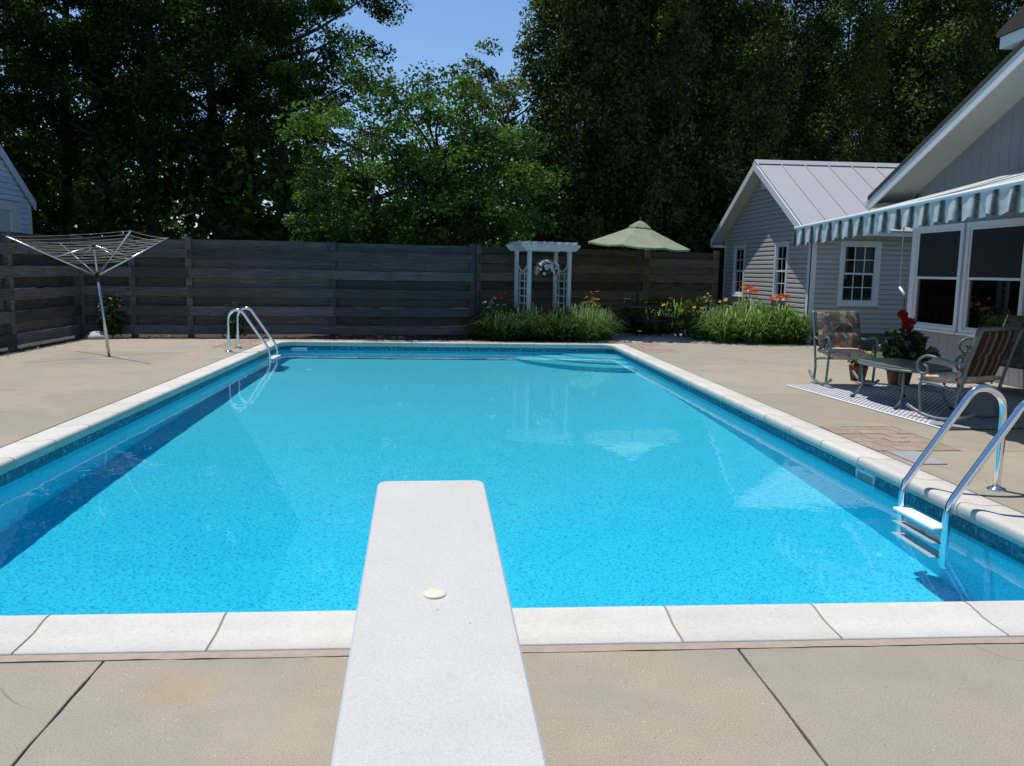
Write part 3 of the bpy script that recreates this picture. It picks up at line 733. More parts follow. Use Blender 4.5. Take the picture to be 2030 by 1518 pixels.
# back wall so that the wing is closed
mb = MB(); mb.box(WX, WY1, -.07, 12, WY1+.08, 2.3); mb.box(12, WY0, -.07, 12.08, WY1, 2.4); mb.build('wall', M['siding'], wing, WL)
YE0, YE1 = 16.08, 21.94
for side in (0, 1):
    ye = YE0 if side == 0 else YE1; ze = EZ-.01
    x = RXO
    while x < 12.3:
        x1 = x+.555; mb = MB(); th = .03
        a = (x, ye, ze); b = (x1, ye, ze); c = (x1, RY, RZ); d = (x, RY, RZ)
        lo = [a, b, c, d]; mb.hexa([(p[0], p[1], p[2]) for p in lo]+[(p[0], p[1], p[2]+th) for p in lo])
        s = .013; r = [(x-s+.013, ye, ze+th), (x+s+.006, ye, ze+th), (x+s+.006, RY, RZ+th), (x-s+.013, RY, RZ+th)]
        mb.hexa(r+[(p[0], p[1], p[2]+.035) for p in r]); mb.build('roof_panel', M['metal_roof'], wing, WL); x = x1
mb = MB(); mb.hexa([(RXO-.02, RY-.14, RZ-.02), (12.3, RY-.14, RZ-.02), (12.3, RY+.14, RZ-.02), (RXO-.02, RY+.14, RZ-.02), (RXO-.02, RY-.01, RZ+.085), (12.3, RY-.01, RZ+.085), (12.3, RY+.01, RZ+.085), (RXO-.02, RY+.01, RZ+.085)]); mb.build('ridge_cap', M['metal_roof'], wing, WL)
for side in (0, 1):        # rake fascia and soffit
    ye = YE0 if side == 0 else YE1
    ze = EZ-.012; hz = .15
    mb = MB(); y2 = RY
    mb.hexa([(RXO-.025, ye, ze-hz), (RXO-.002, ye, ze-hz), (RXO-.002, y2, RZ-hz), (RXO-.025, y2, RZ-hz), (RXO-.025, ye, ze+.015), (RXO-.002, ye, ze+.015), (RXO-.002, y2, RZ+.015), (RXO-.025, y2, RZ+.015)])
    mb.build('fascia', M['white_trim'], wing, WL)
    mb = MB(); mb.hexa([(RXO, ye, ze-.12), (WX+.02, ye, ze-.12), (WX+.02, y2, RZ-.12), (RXO, y2, RZ-.12), (RXO, ye, ze-.10), (WX+.02, ye, ze-.10), (WX+.02, y2, RZ-.10), (RXO, y2, RZ-.10)])
    mb.build('soffit', M['white_paint'], wing, WL)
mb = MB(); mb.box(RXO, WY1+.02, 2.06, WX+.06, YE1, 2.13); mb.build('eave_return', M['white_trim'], wing, WL)
mb = MB(); mb.box(RXO, YE0, 2.05, WX-.001, WY0-.03, 2.12); mb.build('eave_return', M['white_trim'], wing, WL)
mb = MB(); F.box(mb, RY-.08, 3.32, RY+.08, 3.60, .02, .10); mb.build('gable_vent', M['white_trim'], wing, WL, bevel=.01)

# ---- main house
house = thing('main_house', 'pale main house wall with big dark windows beside the patio', 'house', (7.3, 12.66, 0)); HL = tuple(house.location)
HX, HY = 7.30, 12.66; ROX = 6.75; F = Face('x-', HX)
RYM = 7.6
def rtop(y): return 2.60+.44*(13.1-y) if y > RYM else 2.60+.44*(13.1-2*RYM+y)
wz0, wz1 = .60, 2.15
wins = [(11.36, 12.60, wz0, wz1), (10.02, 11.30, wz0, wz1), (8.7, 9.96, wz0, wz1), (7.38, 8.64, wz0, wz1)]
mb = MB(); wall_rects(mb, F, 4.0, HY, -.07, 2.62, [(a+.05, b-.05, c+.05, d-.05) for a, b, c, d in wins], -.1, -.012)
mb.add([F.p(4.0, 2.62, -.012), F.p(HY, 2.62, -.012), F.p(HY, rtop(HY)-.1, -.012), F.p(RYM, rtop(RYM)-.1, -.012), F.p(4.0, rtop(4.0)-.1, -.012)], [(0, 1, 2, 3, 4)])
mb.box(HX+.01, HY-.1, -.07, 14, HY, 2.7); mb.box(13.9, 4, -.07, 14, HY-.1, 2.7); mb.box(HX+.01, 4, -.07, 13.9, 4.1, 2.7)
mb.build('wall', M['board_siding'], house, HL)
y = HY-.11; k = 0
while y > 6.6:               # vertical boards, cut round the windows
    y0 = y-.198; zt0, zt1 = rtop(y)-.10, rtop(y0)-.10
    cuts = [h for h in wins if h[0]+.02 < y and h[1]-.02 > y0]
    zb = wz1-.004 if cuts else 0.0
    mb = MB(); mb.hexa([F.p(y, zb, -.011), F.p(y0+.006, zb, -.011), F.p(y0+.006, zb, .008), F.p(y, zb, .008), F.p(y, zt0, -.011), F.p(y0+.006, zt1, -.011), F.p(y0+.006, zt1, .008), F.p(y, zt0, .008)])
    mb.build('siding_board', M['board_siding'], house, HL)
    if cuts:
        mb = MB(); F.box(mb, y0+.006, 0, y, wz0+.002, -.011, .008); mb.build('siding_board', M['board_siding'], house, HL)
    y = y0
for i, h in enumerate(wins): window(F, house, HL, *h, grid=None, trim=.07, shade=(i in (0, 1)), meet=1.37, sill=True)
mb = MB(); F.box(mb, HY-.105, 0, HY+.01, rtop(HY)-.3, -.001, .03); mb.build('corner_board', M['white_trim'], house, HL)
# roof: dark shingles, white fascia, panelled soffit
ye = 13.12; mb = MB()
for (ya, yb) in ((ye, RYM), (RYM, 2.08)):
    a = [(ROX-.03, ya, rtop(ya)), (14.2, ya, rtop(ya)), (14.2, yb, rtop(yb)), (ROX-.03, yb, rtop(yb))]
    mb.hexa(a+[(p[0], p[1], p[2]+.06) for p in a])
mb.build('roof', M['shingle'], house, HL)
for (ya, yb) in ((ye, RYM), (RYM, 2.08)):
    mb = MB(); h = .17
    mb.hexa([(ROX-.015, ya, rtop(ya)-h), (ROX+.012, ya, rtop(ya)-h), (ROX+.012, yb, rtop(yb)-h), (ROX-.015, yb, rtop(yb)-h), (ROX-.015, ya, rtop(ya)-.002), (ROX+.012, ya, rtop(ya)-.002), (ROX+.012, yb, rtop(yb)-.002), (ROX-.015, yb, rtop(yb)-.002)])
    mb.build('fascia', M['white_trim'], house, HL)
y = ye
while y > RYM+.1:
    yb = max(y-.145, RYM)
    mb = MB(); q = .113
    mb.hexa([(ROX+.013, y, rtop(y)-q), (HX+.02, y, rtop(y)-q), (HX+.02, yb+.010, rtop(yb)-q), (ROX+.013, yb+.010, rtop(yb)-q), (ROX+.013, y, rtop(y)-.1), (HX+.02, y, rtop(y)-.1), (HX+.02, yb+.006, rtop(yb)-.1), (ROX+.013, yb+.006, rtop(yb)-.1)])
    mb.build('soffit_panel', M['white_paint'], house, HL); y = yb
mb = MB(); mb.box(ROX-.02, 13.14, 2.47, 14.2, 13.23, 2.60); mb.build('gutter', M['white_trim'], house, HL, bevel=.01)
mb = MB(); mb.box(ROX+.02, HY-.02, 2.49, HX+.02, 13.1, 2.515); mb.box(HX-.2, HY-.12, 2.3, HX-.02, HY+.02, 2.49); mb.build('eave_return', M['board_siding'], house, HL)
# the end of the higher roof that shows at the picture's right edge
mb = MB(); UX = 6.72; a = [(UX, 10.12, 4.20), (13, 10.12, 4.20), (13, 3, 4.20), (UX, 3, 4.20)]
mb.box(UX, 3, 4.16, 13, 10.12, 4.30); mb.build('upper_eave', M['white_trim'], house, HL)
mb = MB(); mb.hexa([(UX-.03, 10.16, 4.305), (13, 10.16, 4.305), (13, 3, 4.305), (UX-.03, 3, 4.305), (UX-.03, 10.16, 4.36), (13, 10.16, 4.36), (13, 6.5, 5.9), (UX-.03, 6.5, 5.9)]); mb.build('upper_roof', M['shingle'], house, HL)

# ---- awning
aw = thing('awning', 'retracting awning with a wavy grey and white striped valance', 'awning', (7.24, 10.45, 2.72)); AL = tuple(aw.location)
AY0, AY1 = 10.46, 4.6
def afz(y): return 1.975+(10.46-y)*.036
AX = 4.45
mb = MB(); n = 48; k = 8; vs = []
for i in range(n+1):
    y = AY0+(AY1-AY0)*i/n
    for j in range(k+1):
        t = j/k; x = 7.24+(AX-7.24)*t; z = 2.74*(1-t)+afz(y)*t-.05*math.sin(math.pi*t)*(0.6+.4*math.cos(i*1.3)); vs.append((x, y, z))
mb.add(vs, [(i*(k+1)+j, i*(k+1)+j+1, (i+1)*(k+1)+j+1, (i+1)*(k+1)+j) for i in range(n) for j in range(k)], 0, True)
mb.build('canopy', M['awning_top'], aw, AL)
mb = MB(); n = 190; rows = 5; vs = []
for i in range(n+1):
    y = AY0+(AY1-AY0)*i/n; s = (AY0-y)/.245*2*math.pi
    for j in range(rows+1):
        t = j/rows; amp = .021*t**.8*(.6+.7*abs(math.sin(s*.31)))
        vs.append((AX-.02+amp*math.sin(s+.6*math.sin(s*.23))+.008*t*math.sin(s*2.3), y+.012*t*math.cos(s*.5), afz(y)-.02-(.205+.012*math.sin(s+.5)+.006*math.sin(s*.37))*t))
mb.add(vs, [(i*(rows+1)+j, i*(rows+1)+j+1, (i+1)*(rows+1)+j+1, (i+1)*(rows+1)+j) for i in range(n) for j in range(rows)], 0, True)
mb.add([(AX-.02, AY0, afz(AY0)-.02), (AX+.16, AY0+.02, afz(AY0)+.01), (AX+.10, AY0+.03, afz(AY0)-.2), (AX-.035, AY0, afz(AY0)-.225)], [(0, 1, 2, 3)])
mb.build('valance', M['awning'], aw, AL)
mb = MB(); mb.tube([(AX-.012, AY0+.01, afz(AY0)-.005), (AX-.012, AY1, afz(AY1)-.005)], .022, 8); mb.build('front_bar', M['white_trim'], aw, AL)
mb = MB(); mb.tube([(7.22, AY0+.02, 2.68), (7.22, AY1, 2.68)], .04, 10); mb.build('roller', M['white_trim'], aw, AL)
for y in (9.3, 5.8):
    mb = MB(); mb.tube([(7.2, y, 2.62), (5.9, y-.7, 2.3), (AX+.02, y, afz(y)-.03)], .02, 6); mb.build('folding_arm', M['white_trim'], aw, AL)
mb = MB(); mb.tube([(4.52, 8.05, 2.0), (4.51, 8.02, 1.25)], .006, 6); cr = mb.build('crank_rod', M['grey_plastic'], aw, AL)
mb = MB(); mb.tube([(4.51, 8.02, 1.27), (4.51, 7.92, 1.20)], .013, 8); mb.build('crank_handle', M['white_plastic'], cr, AL)
mb = MB(); mb.tube([(4.51, 7.92, 1.20), (4.51, 7.91, 1.06)], .006, 6); mb.build('crank_end', M['dark_metal'], cr, AL)

# ---- neighbour's house past the left fence
nb = thing('neighbor_house', 'pale blue gabled building past the left fence', 'house', (-9, 18.95, 0)); NL = tuple(nb.location)
F = Face('x+', -9.0); NS = .77; NY = 18.92; NE = 2.70; NR = 15.7
mb = MB(); mb.box(-16, 12.4, -.07, -9.01, NY, 2.6); mb.add([(-9.01, 12.4, 2.6), (-9.01, NY, 2.6), (-9.01, NR, NE+.05+NS*(NY-NR))], [(0, 1, 2)]); mb.build('wall', M['siding_blue'], nb, NL)
def ngab(z):
    k = max(0, z-NE)/NS; return (12.45+k, NY-.1-k)
clapboards(F, nb, NL, .1, 5.0, .115, ngab, [(15.6, 18.45, -1, 2.60)], M['siding_blue'], True)
mb = MB(); F.box(mb, NY-.10, 0, NY, NE, .0, .03); mb.build('corner_board', M['white_trim'], nb, NL)
mb = MB(); F.box(mb, 18.08, 0, 18.45, 2.6, .0, .03); F.box(mb, 15.6, 2.42, 18.08, 2.6, .0, .03); mb.build('door_trim', M['white_trim'], nb, NL)
mb = MB(); F.box(mb, 15.6, 0, 18.08, 2.42, -.008, .004); mb.build('garage_door', M['white_paint'], nb, NL)
for (ya, yb) in ((NY+.10, NR), (12.2, NR)):
    zf = lambda y: NE+.02+NS*(NY-NR)-NS*abs(y-NR)
    mb = MB(); a = [(-8.93, ya, zf(ya)), (-16.2, ya, zf(ya)), (-16.2, yb, zf(yb)), (-8.93, yb, zf(yb))]; mb.hexa(a+[(p[0], p[1], p[2]+.06) for p in a]); mb.build('roof', M['shingle'], nb, NL)
    mb = MB(); a = [(-8.91, ya, zf(ya)-.16), (-8.94, ya, zf(ya)-.16), (-8.94, yb, zf(yb)-.16), (-8.91, yb, zf(yb)-.16)]; mb.hexa(a+[(p[0], p[1], p[2]+.19) for p in a]); mb.build('fascia', M['siding_blue'], nb, NL)

# ------------------------------------------------------------------ diving board
tilt = .068; T0 = (-.012, 1.63)
db = thing('diving_board', 'long white gritty diving board reaching out over the near end of the pool', 'diving board', (-.012, 1.63, 0), math.atan2(.056, 1.89))
def board_z(y): return .333+tilt*y          # y measured along the board from its root point
mb = MB(); hw = .229; yt = 1.90; yb = -1.35; r = .04
pl = [(-hw, yb), (hw, yb)]+[(hw-r+r*math.sin(rad(a)), yt-r+r*math.cos(rad(a))) for a in (90, 70, 50, 30, 12, 0)]+[(-hw+r-r*math.sin(rad(a)), yt-r+r*math.cos(rad(a))) for a in (0, 12, 30, 50, 70, 90)]
n = len(pl); e = .006
ins = [(x*(1-e/hw), yb+e if y < yb+.01 else (y-e if y > yt-r-.002 else y)) for x, y in pl]
vs = [(x, y, board_z(y)) for x, y in ins]+[(x, y, board_z(y)-.006) for x, y in pl]+[(x, y, board_z(y)-.042) for x, y in pl]
mb.add(vs, [tuple(range(n))], 0); mb.add(vs, [(i, n+i, n+(i+1) % n, (i+1) % n) for i in range(n)]+[(n+i, 2*n+i, 2*n+(i+1) % n, n+(i+1) % n) for i in range(n)]+[tuple(range(3*n-1, 2*n-1, -1))], 1)
mb.build('board', [M['board'], M['board_side']], db)
mb = MB(); yb0 = .805; mb.lathe([(.037, 0), (.0365, .003), (.033, .0055), (.020, .007), (0.0005, .0075)], 24, 0, (.0, yb0, board_z(yb0)-.001)); mb.build('bolt_cover', M['ivory'], db)
mb = MB(); mb.tube([(-.2, .45, board_z(.45)-.075), (.2, .45, board_z(.45)-.075)], .03, 10); mb.build('fulcrum', M['black_rubber'], db)
for sx in (-1, 1):
    mb = MB(); mb.tube([(sx*.17, .45, board_z(.45)-.10), (sx*.17, .42, .02), (sx*.17, .30, 0.01)], .024, 8); mb.tube([(sx*.17, -1.1, board_z(-1.1)-.06), (sx*.17, -1.1, .01)], .024, 8); mb.build('stand_leg', M['chrome'], db)

# ------------------------------------------------------------------ pool ladders
def ladder(label, loc, rz, gap):
    t = thing('pool_ladder', label, 'ladder', loc, rz, 'chrome ladders on the pool sides')
    # local: x from the pool out to the deck, y along the pool edge; origin on the deck at the coping's inner edge
    for s in (-1, 1):
        y = s*gap/2
        pts = [(.51, y, .0), (.51, y, .45)]+[(.36+.15*math.cos(rad(a)), y, .52+.155*math.sin(rad(a))) for a in (0, 20, 40, 60, 80, 100, 120)]
        pts += [(-.085, y, .10), (-.115, y, .05), (-.13, y, -.02), (-.13, y, -.75), (-.12, y, -.80), (-.06, y, -.82)]
        # smooth the polyline
        P = [Vector(p) for p in pts]
        for _ in range(2):
            Q = [P[0]]
            for a, b in zip(P[:-1], P[1:]):
                if (b-a).length > .12:
                    Q += [a.lerp(b, .04 if (b-a).length > .3 else .15), b.lerp(a, .04 if (b-a).length > .3 else .15)]
                else: Q += [a.lerp(b, .25), a.lerp(b, .75)]
            P = Q+[P[-1]]
        mb = MB(); mb.tube(P, .0235, 14); o = mb.build('rail', M['chrome'], t); o.cycles.is_caustics_receiver = True
        mb = MB(); mb.lathe([(.058, .001), (.058, .008), (.045, .016), (.028, .020), (.026, .030)], 24, 0, (.51, y, 0)); mb.build('escutcheon', M['chrome'], o)
    for z in (-.105, -.36, -.62):
        mb = MB(); mb.box(-.20, -gap/2+.012, z-.025, -.085, gap/2-.012, z)
        o = mb.build('step', M['white_plastic'], t, bevel=.010); o.cycles.is_caustics_receiver = True
    return t
ladder('chrome pool ladder with white steps in the near right corner of the pool', (3.09, 4.79, 0), 0, .485)
ladder('chrome pool ladder far off at the left end of the pool', (-3.01, 13.9, 0), math.pi, .60)

# ------------------------------------------------------------------ rotary clothesline
cl = thing('rotary_clothesline', 'leaning aluminium rotary clothesline standing on the left deck', 'clothesline', (-5.13, 12.95, 0))
Hb = Vector((-.16, .10, 1.20)); Ht = Vector((-.19, .11, 1.64))
mb = MB(); mb.tube([(0, 0, -.03), tuple(Hb)], .022, 10); mb.build('lower_pole', M['alu'], cl)
mb = MB(); mb.tube([tuple(Hb), tuple(Ht)], .017, 10); mb.build('upper_pole', M['alu'], cl)
ax = (Ht-Hb).normalized()
mb = MB(); mb.tube([tuple(Hb-ax*.10), tuple(Hb+ax*.02)], .034, 10); mb.build('hub', M['black_rubber'], cl)
mb = MB(); mb.tube([tuple(Ht-ax*.03), tuple(Ht+ax*.03)], .03, 10); mb.build('top_hub', M['black_rubber'], cl)
e1 = Vector((.72, -.69, 0)); e1 = (e1-ax*e1.dot(ax)).normalized(); e2 = ax.cross(e1)
AR = 1.19; RISE = .56; dirs = [e1, e2, -e1, -e2]; tips = []
for dvec in dirs:
    tip = Hb+dvec*AR+ax*RISE; tips.append(tip); st = Hb+dvec*.02
    mb = MB(); mb.tube([tuple(st), tuple(tip)], .0125, 8); a = mb.build('arm', M['alu'], cl)
    mb = MB(); mid = Hb.lerp(tip, .48); mb.tube([tuple(Ht), tuple(mid)], .008, 6); mb.build('strut', M['alu'], a)
for k in range(9):
    f = .36+.64*k/8
    pts = []
    for i in range(4):
        a = Hb.lerp(tips[i], f); b = Hb.lerp(tips[(i+1) % 4], f)
        for j in range(4):
            p = a.lerp(b, j/4); p = p-Vector((0, 0, .022*f*math.sin(math.pi*j/4))); pts.append(tuple(p))
    mb = MB(); mb.tube(pts, .0032, 4, closed=True); mb.build('cord', M['cord'], cl)

# ------------------------------------------------------------------ arbor and hanging basket
AO = (1.97, 17.38, 0); AZ = rad(20)
ar = thing('garden_arbor', 'white painted garden arbor with lattice sides and slatted top', 'arbor', AO, AZ)
W2, D2, AH = .46, .31, 1.80
def apost(x, y):
    mb = MB(); mb.box(x-.037, y-.037, 0, x+.037, y+.037, AH); mb.box(x-.055, y-.055, AH-.03, x+.055, y+.055, AH-.001); mb.build('post', M['white_paint'], ar, bevel=.004)
for sx in (-1, 1):
    for sy in (-1, 1): apost(sx*W2, sy*D2)
    x = sx*W2
    for j in range(8):
        z = .22+j*.155; mb = MB(); mb.box(x-.012, -D2+.038, z, x+.012, D2-.038, z+.030); mb.build('lattice_slat', M['white_paint'], ar)
    for yy in (-.115, .115):
        mb = MB(); mb.box(x-.013, yy-.014, .1, x-.026*0-.001+.0, yy+.014, 1.36); mb.build('lattice_slat', M['white_paint'], ar)
    mb = MB(); pts = [(x, -D2+.045+(2*D2-.09)*i/10, 1.52-.16*math.sin(math.pi*i/10)) for i in range(11)]; mb.tube(pts, .02, 6); mb.build('lattice_arch', M['white_paint'], ar)
for sy in (-1, 1):
    y = sy*(D2+.0); mb = MB(); L = .67
    poly = [(-L, .13), (L, .13), (L, .09), (L-.10, 0), (-L+.10, 0), (-L, .09)]
    vs = [(x, y-.02+sy*.066, AH+z-.02) for x, z in poly]+[(x, y+.02+sy*.066, AH+z-.02) for x, z in poly]; m = 6
    mb.add(vs, [tuple(range(m)), tuple(range(2*m-1, m-1, -1))]+[(i, i+m, (i+1) % m+m, (i+1) % m) for i in range(m)]); mb.build('beam', M['white_paint'], ar)
for i in range(7):
    x = -.55+1.1*i/6; mb = MB(); mb.box(x-.018, -.46, AH+.112, x+.018, .46, AH+.165); mb.build('rafter', M['white_paint'], ar)

def petals_mesh(name, mats, np_=10, r=.035, w=.014, cup=.1, cone=.010, rng=random.Random(1)):
    mb = MB()
    for k in range(np_):
        a = 2*math.pi*k/np_; c, s = math.cos(a), math.sin(a); px, py = -s, c
        mb.add([(c*.004, s*.004, 0), (c*r*.6+px*w, s*r*.6+py*w, cup*r*.8), (c*r, s*r, cup*r*.5), (c*r*.6-px*w, s*r*.6-py*w, cup*r*.8)], [(0, 1, 2, 3)], 0)
    if cone: mb.lathe([(cone, 0), (cone*.9, cone*.8), (.0005, cone*1.2)], 6, 1, (0, 0, 0))
    me = mb.mesh(name, mats); at = me.attributes.new('tint', 'FLOAT', 'POINT'); at.data.foreach_set('value', [rng.random() for _ in me.vertices]); return me
FL_Y = petals_mesh('yellow_flower', [M['yellow_petal'], M['brown_cone']], 11, .048, .014)
FL_W = petals_mesh('white_flower', [M['white_petal'], M['yellow_petal']], 5, .045, .024, .25, .006)
FL_D = petals_mesh('daisy', [M['white_petal'], M['yellow_petal']], 12, .045, .010, .05, .011)
FL_O = petals_mesh('lily', [M['orange_petal'], M['brown_cone']], 6, .085, .026, .9, .006)
FL_R = petals_mesh('red_floret', [M['red_petal'], M['red_petal']], 5, .026, .014, .4, 0)
FL_P = petals_mesh('pink_flower', [M['pink_petal'], M['brown_cone']], 12, .045, .012, -.5, .016)

# ------------------------------------------------------------------ leaves (numpy)
def leaf_mesh(name, C, D, Sd, L, W, mats, tint, fold=0):
    """rhombus leaves: centre, direction, side (n,3); length, width (n,)"""
    n = len(C); V = np.empty((n, 4, 3), np.float32)
    V[:, 0] = C-D*(L/2)[:, None]; V[:, 1] = C+Sd*(W/2)[:, None]+D*(L*.08)[:, None]; V[:, 2] = C+D*(L/2)[:, None]; V[:, 3] = C-Sd*(W/2)[:, None]+D*(L*.08)[:, None]
    me = bpy.data.meshes.new(name); me.vertices.add(n*4); me.vertices.foreach_set('co', V.reshape(-1))
    me.loops.add(n*4); me.loops.foreach_set('vertex_index', np.arange(n*4, dtype=np.int32))
    me.polygons.add(n); me.polygons.foreach_set('loop_start', np.arange(0, n*4, 4, dtype=np.int32))
    me.materials.append(mats); me.update(calc_edges=True)
    at = me.attributes.new('tint', 'FLOAT', 'POINT'); at.data.foreach_set('value', np.repeat(np.clip(tint, 0, 1), 4).astype(np.float32)); return me
def unit(a): return a/np.maximum(np.linalg.norm(a, axis=1, keepdims=True), 1e-6)
def crown(name, rng, clumps, per, size, mat, droop=.3, flat=.6, aspect=.6, tmul=1.0):
    """clumps: (n,4) centre + radius"""
    n = len(clumps); C = np.repeat(clumps[:, :3], per, 0); R = np.repeat(clumps[:, 3], per)
    off = rng.normal(size=(n*per, 3)); off = unit(off)*(rng.random((n*per, 1))**.45); off[:, 2] *= flat
    P = C+off*R[:, None]; P[:, 2] -= droop*R*(off[:, 0]**2+off[:, 1]**2)*.6
    nrm = unit(rng.normal(size=(n*per, 3))*.75+np.array([0, 0, .8])); d = rng.normal(size=(n*per, 3)); d[:, 2] -= droop
    d = unit(d-nrm*(d*nrm).sum(1, keepdims=True)); s = np.cross(nrm, d)
    L = size*(.6+.8*rng.random(n*per)); tint = np.repeat(rng.random(n), per)*.65+rng.random(n*per)*.35
    return leaf_mesh(name, P.astype(np.float32), d, s, L, L*aspect, mat, tint*tmul)
def trunk_mesh(name, rng, H, r0, limbs, lean=.03, mat=None, top=.9):
    mb = MB(); pts = []; n = 9; x = y = 0
    for i in range(n+1):
        pts.append((x, y, H*top*i/n-.1*(i == 0))); x += rng.normal()*lean*H/n; y += rng.normal()*lean*H/n
    mb.tube(pts, [r0*(1.25 if i == 0 else 1)*(1-.8*i/n) for i in range(n+1)], 8)
    for (c, r) in limbs:
        z = max(.12*H, min(c[2]-.35*math.hypot(c[0], c[1])-.3, H*top*.92)); i = min(n-1, int(z/(H*top)*n)); a = Vector(pts[i]).lerp(Vector(pts[i+1]), z/(H*top)*n-i)
        b = Vector(c); m = a.lerp(b, .5)+Vector((rng.normal()*.1, rng.normal()*.1, -.12))
        mb.tube([tuple(a), tuple(a.lerp(m, .5)), tuple(m), tuple(b)], [r, r*.8, r*.6, r*.2], 5)
    return mb.mesh(name, mat or M['bark'])
def ell(rng, n, c, rr, shell=.5):
    p = unit(rng.normal(size=(n, 3)))*(rng.random((n, 1))**shell); return p*np.array(rr)+np.array(c)

# ---- three broadleaf, two cedar, two pale tree shapes
def broad(seed, H, r, base, nc, per, size, mat='maple_leaf', cr=(.5, 1.0), trunkr=.22):
    rng = np.random.default_rng(seed)
    c = ell(rng, nc, (0, 0, (H+base)/2), (r, r, (H-base)/2), .42)
    rad_ = cr[0]+(cr[1]-cr[0])*rng.random(nc); cl4 = np.c_[c, rad_]
    lim = [(tuple(q), trunkr*.38) for q in c[rng.choice(nc, 16, False)]]
    return crown('crown', rng, cl4, per, size, M[mat], .25, .55), trunk_mesh('trunk', rng, H, trunkr, lim, .03, None, .80)
BROAD = [broad(11, 14.5, 3.5, 2.2, 135, 300, .112, cr=(.4, .85)), broad(12, 13.5, 3.1, 2.8, 120, 300, .112, cr=(.4, .85)), broad(13, 15.5, 3.7, 1.6, 150, 300, .115, cr=(.4, .9))]
def cedar(seed, H, r, base, nc, per, size, mat='cedar_leaf'):
    rng = np.random.default_rng(seed); z = base+(H-base)*rng.random(nc)**1.05; f = np.clip((H-z)/(H-base), 0, 1); rr = r*(.25+.75*f**.6)*(.35+.65*rng.random(nc)**.6); a = rng.random(nc)*2*math.pi
    c = np.c_[rr*np.cos(a), rr*np.sin(a), z-.15*rr]; cl4 = np.c_[c, .32+.36*rng.random(nc)]
    lim = [(tuple(q), .035) for q in c[rng.choice(nc, 26, False)]]
    return crown('crown', rng, cl4, per, size, M[mat], .9, 1.15, .5), trunk_mesh('trunk', rng, H, .11, lim, .012, None, .97)
CEDAR = [cedar(21, 13.5, 2.1, .4, 265, 180, .13), cedar(22, 12.2, 1.9, .5, 240, 180, .13), cedar(23, 14.5, 2.2, .3, 290, 180, .13)]
def pale(seed, H, r, base, nc, per, size, mat, over=9):
    rng = np.random.default_rng(seed); c = ell(rng, nc*2, (0, 0, (H+base)/2), (r, r, (H-base)/2), .42)
    c = c[~((c[:, 2] < 2.3) & (c[:, 1] < -over))][:nc]           # boughs pass above the fence, not through it
    cl4 = np.c_[c, .3+.3*rng.random(len(c))]; lim = [(tuple(q), .045) for q in c[rng.choice(len(c), 16, False)]]
    return crown('crown', rng, cl4, per, size, M[mat], .35, .6), trunk_mesh('trunk', rng, H, .12, lim, .03, None, .72)
PALE = [pale(31, 6.1, 2.1, .9, 105, 170, .098, 'poplar_leaf', .9), pale(32, 5.9, 1.7, .7, 85, 170, .098, 'poplar_leaf', .7), pale(33, 8.6, 2.0, 1.6, 130, 150, .11, 'light_leaf'), pale(34, 6.0, 2.0, .9, 95, 170, .098, 'poplar_leaf', .8)]
def tree(kind, meshes, label, loc, rz, sc=1, group=None, name='tree'):
    t = thing(name, label, 'tree', loc, rz, group); t.scale = (sc, sc, sc)
    link('crown', meshes[0], t); link('trunk', meshes[1], t); return t
def px(x, Y): return (x-890)/1640*Y+.0
GB = 'tall maples beyond the left half of the fence'
for i, (x, Y, k, s, rz, lb) in enumerate((
    (40, 24.5, 0, .98, .3, 'tall dark maple at the far left, rising over the pale blue building'),
    (175, 27.0, 2, 1.0, 1.3, 'tall maple with bare lower trunk straight above the clothesline'),
    (330, 24.0, 1, 1.02, 2.2, 'dark maple standing right of the clothesline, third from the left'),
    (455, 25.5, 2, 1.0, 4.1, 'big maple with sky gaps above the left pool ladder'),
    (578, 24.5, 0, .90, 5.2, 'maple with sunlit yellow-green outer leaves at the left edge of the open sky'),
    (-90, 21.5, 1, 1.0, 3.3, 'maple overhanging the pale blue building, cut by the left picture edge'),
    (250, 31.0, 1, 1.12, .9, 'tall maple standing back between two nearer maples on the left'),
    (520, 31.0, 2, .98, 2.9, 'tall maple standing back behind the sunlit yellow-green one'))):
    tree('broad', BROAD[k], lb, (px(x, Y), Y, -.07), rz, s, GB, 'maple_tree')
GP = 'low pale-leaved trees hanging over the fence'
for (x, Y, k, s, rz, lb) in (
    (750, 18.55, 0, .95, 0, 'low glossy-leaved tree hanging over the fence left of the arbor, widest of its row'),
    (872, 18.9, 1, .98, .15, 'low glossy tree under the open sky between its two neighbours'),
    (962, 18.65, 3, .82, -.1, 'low glossy tree reaching over the fence behind the arbor'),
    (682, 19.0, 1, .62, -.2, 'smallest glossy tree at the left end of the low row, below the maples')):
    tree('pale', PALE[k], lb, (px(x, Y), Y, -.07), rz, s, GP, 'glossy_tree')
tree('pale', PALE[2], 'light green feathery tree at the right edge of the open sky', (px(1000, 24.5), 24.5, -.07), 1.1, .98, None, 'light_green_tree')
GC = 'tall dark cedars in a row behind the umbrella and the grey wing'
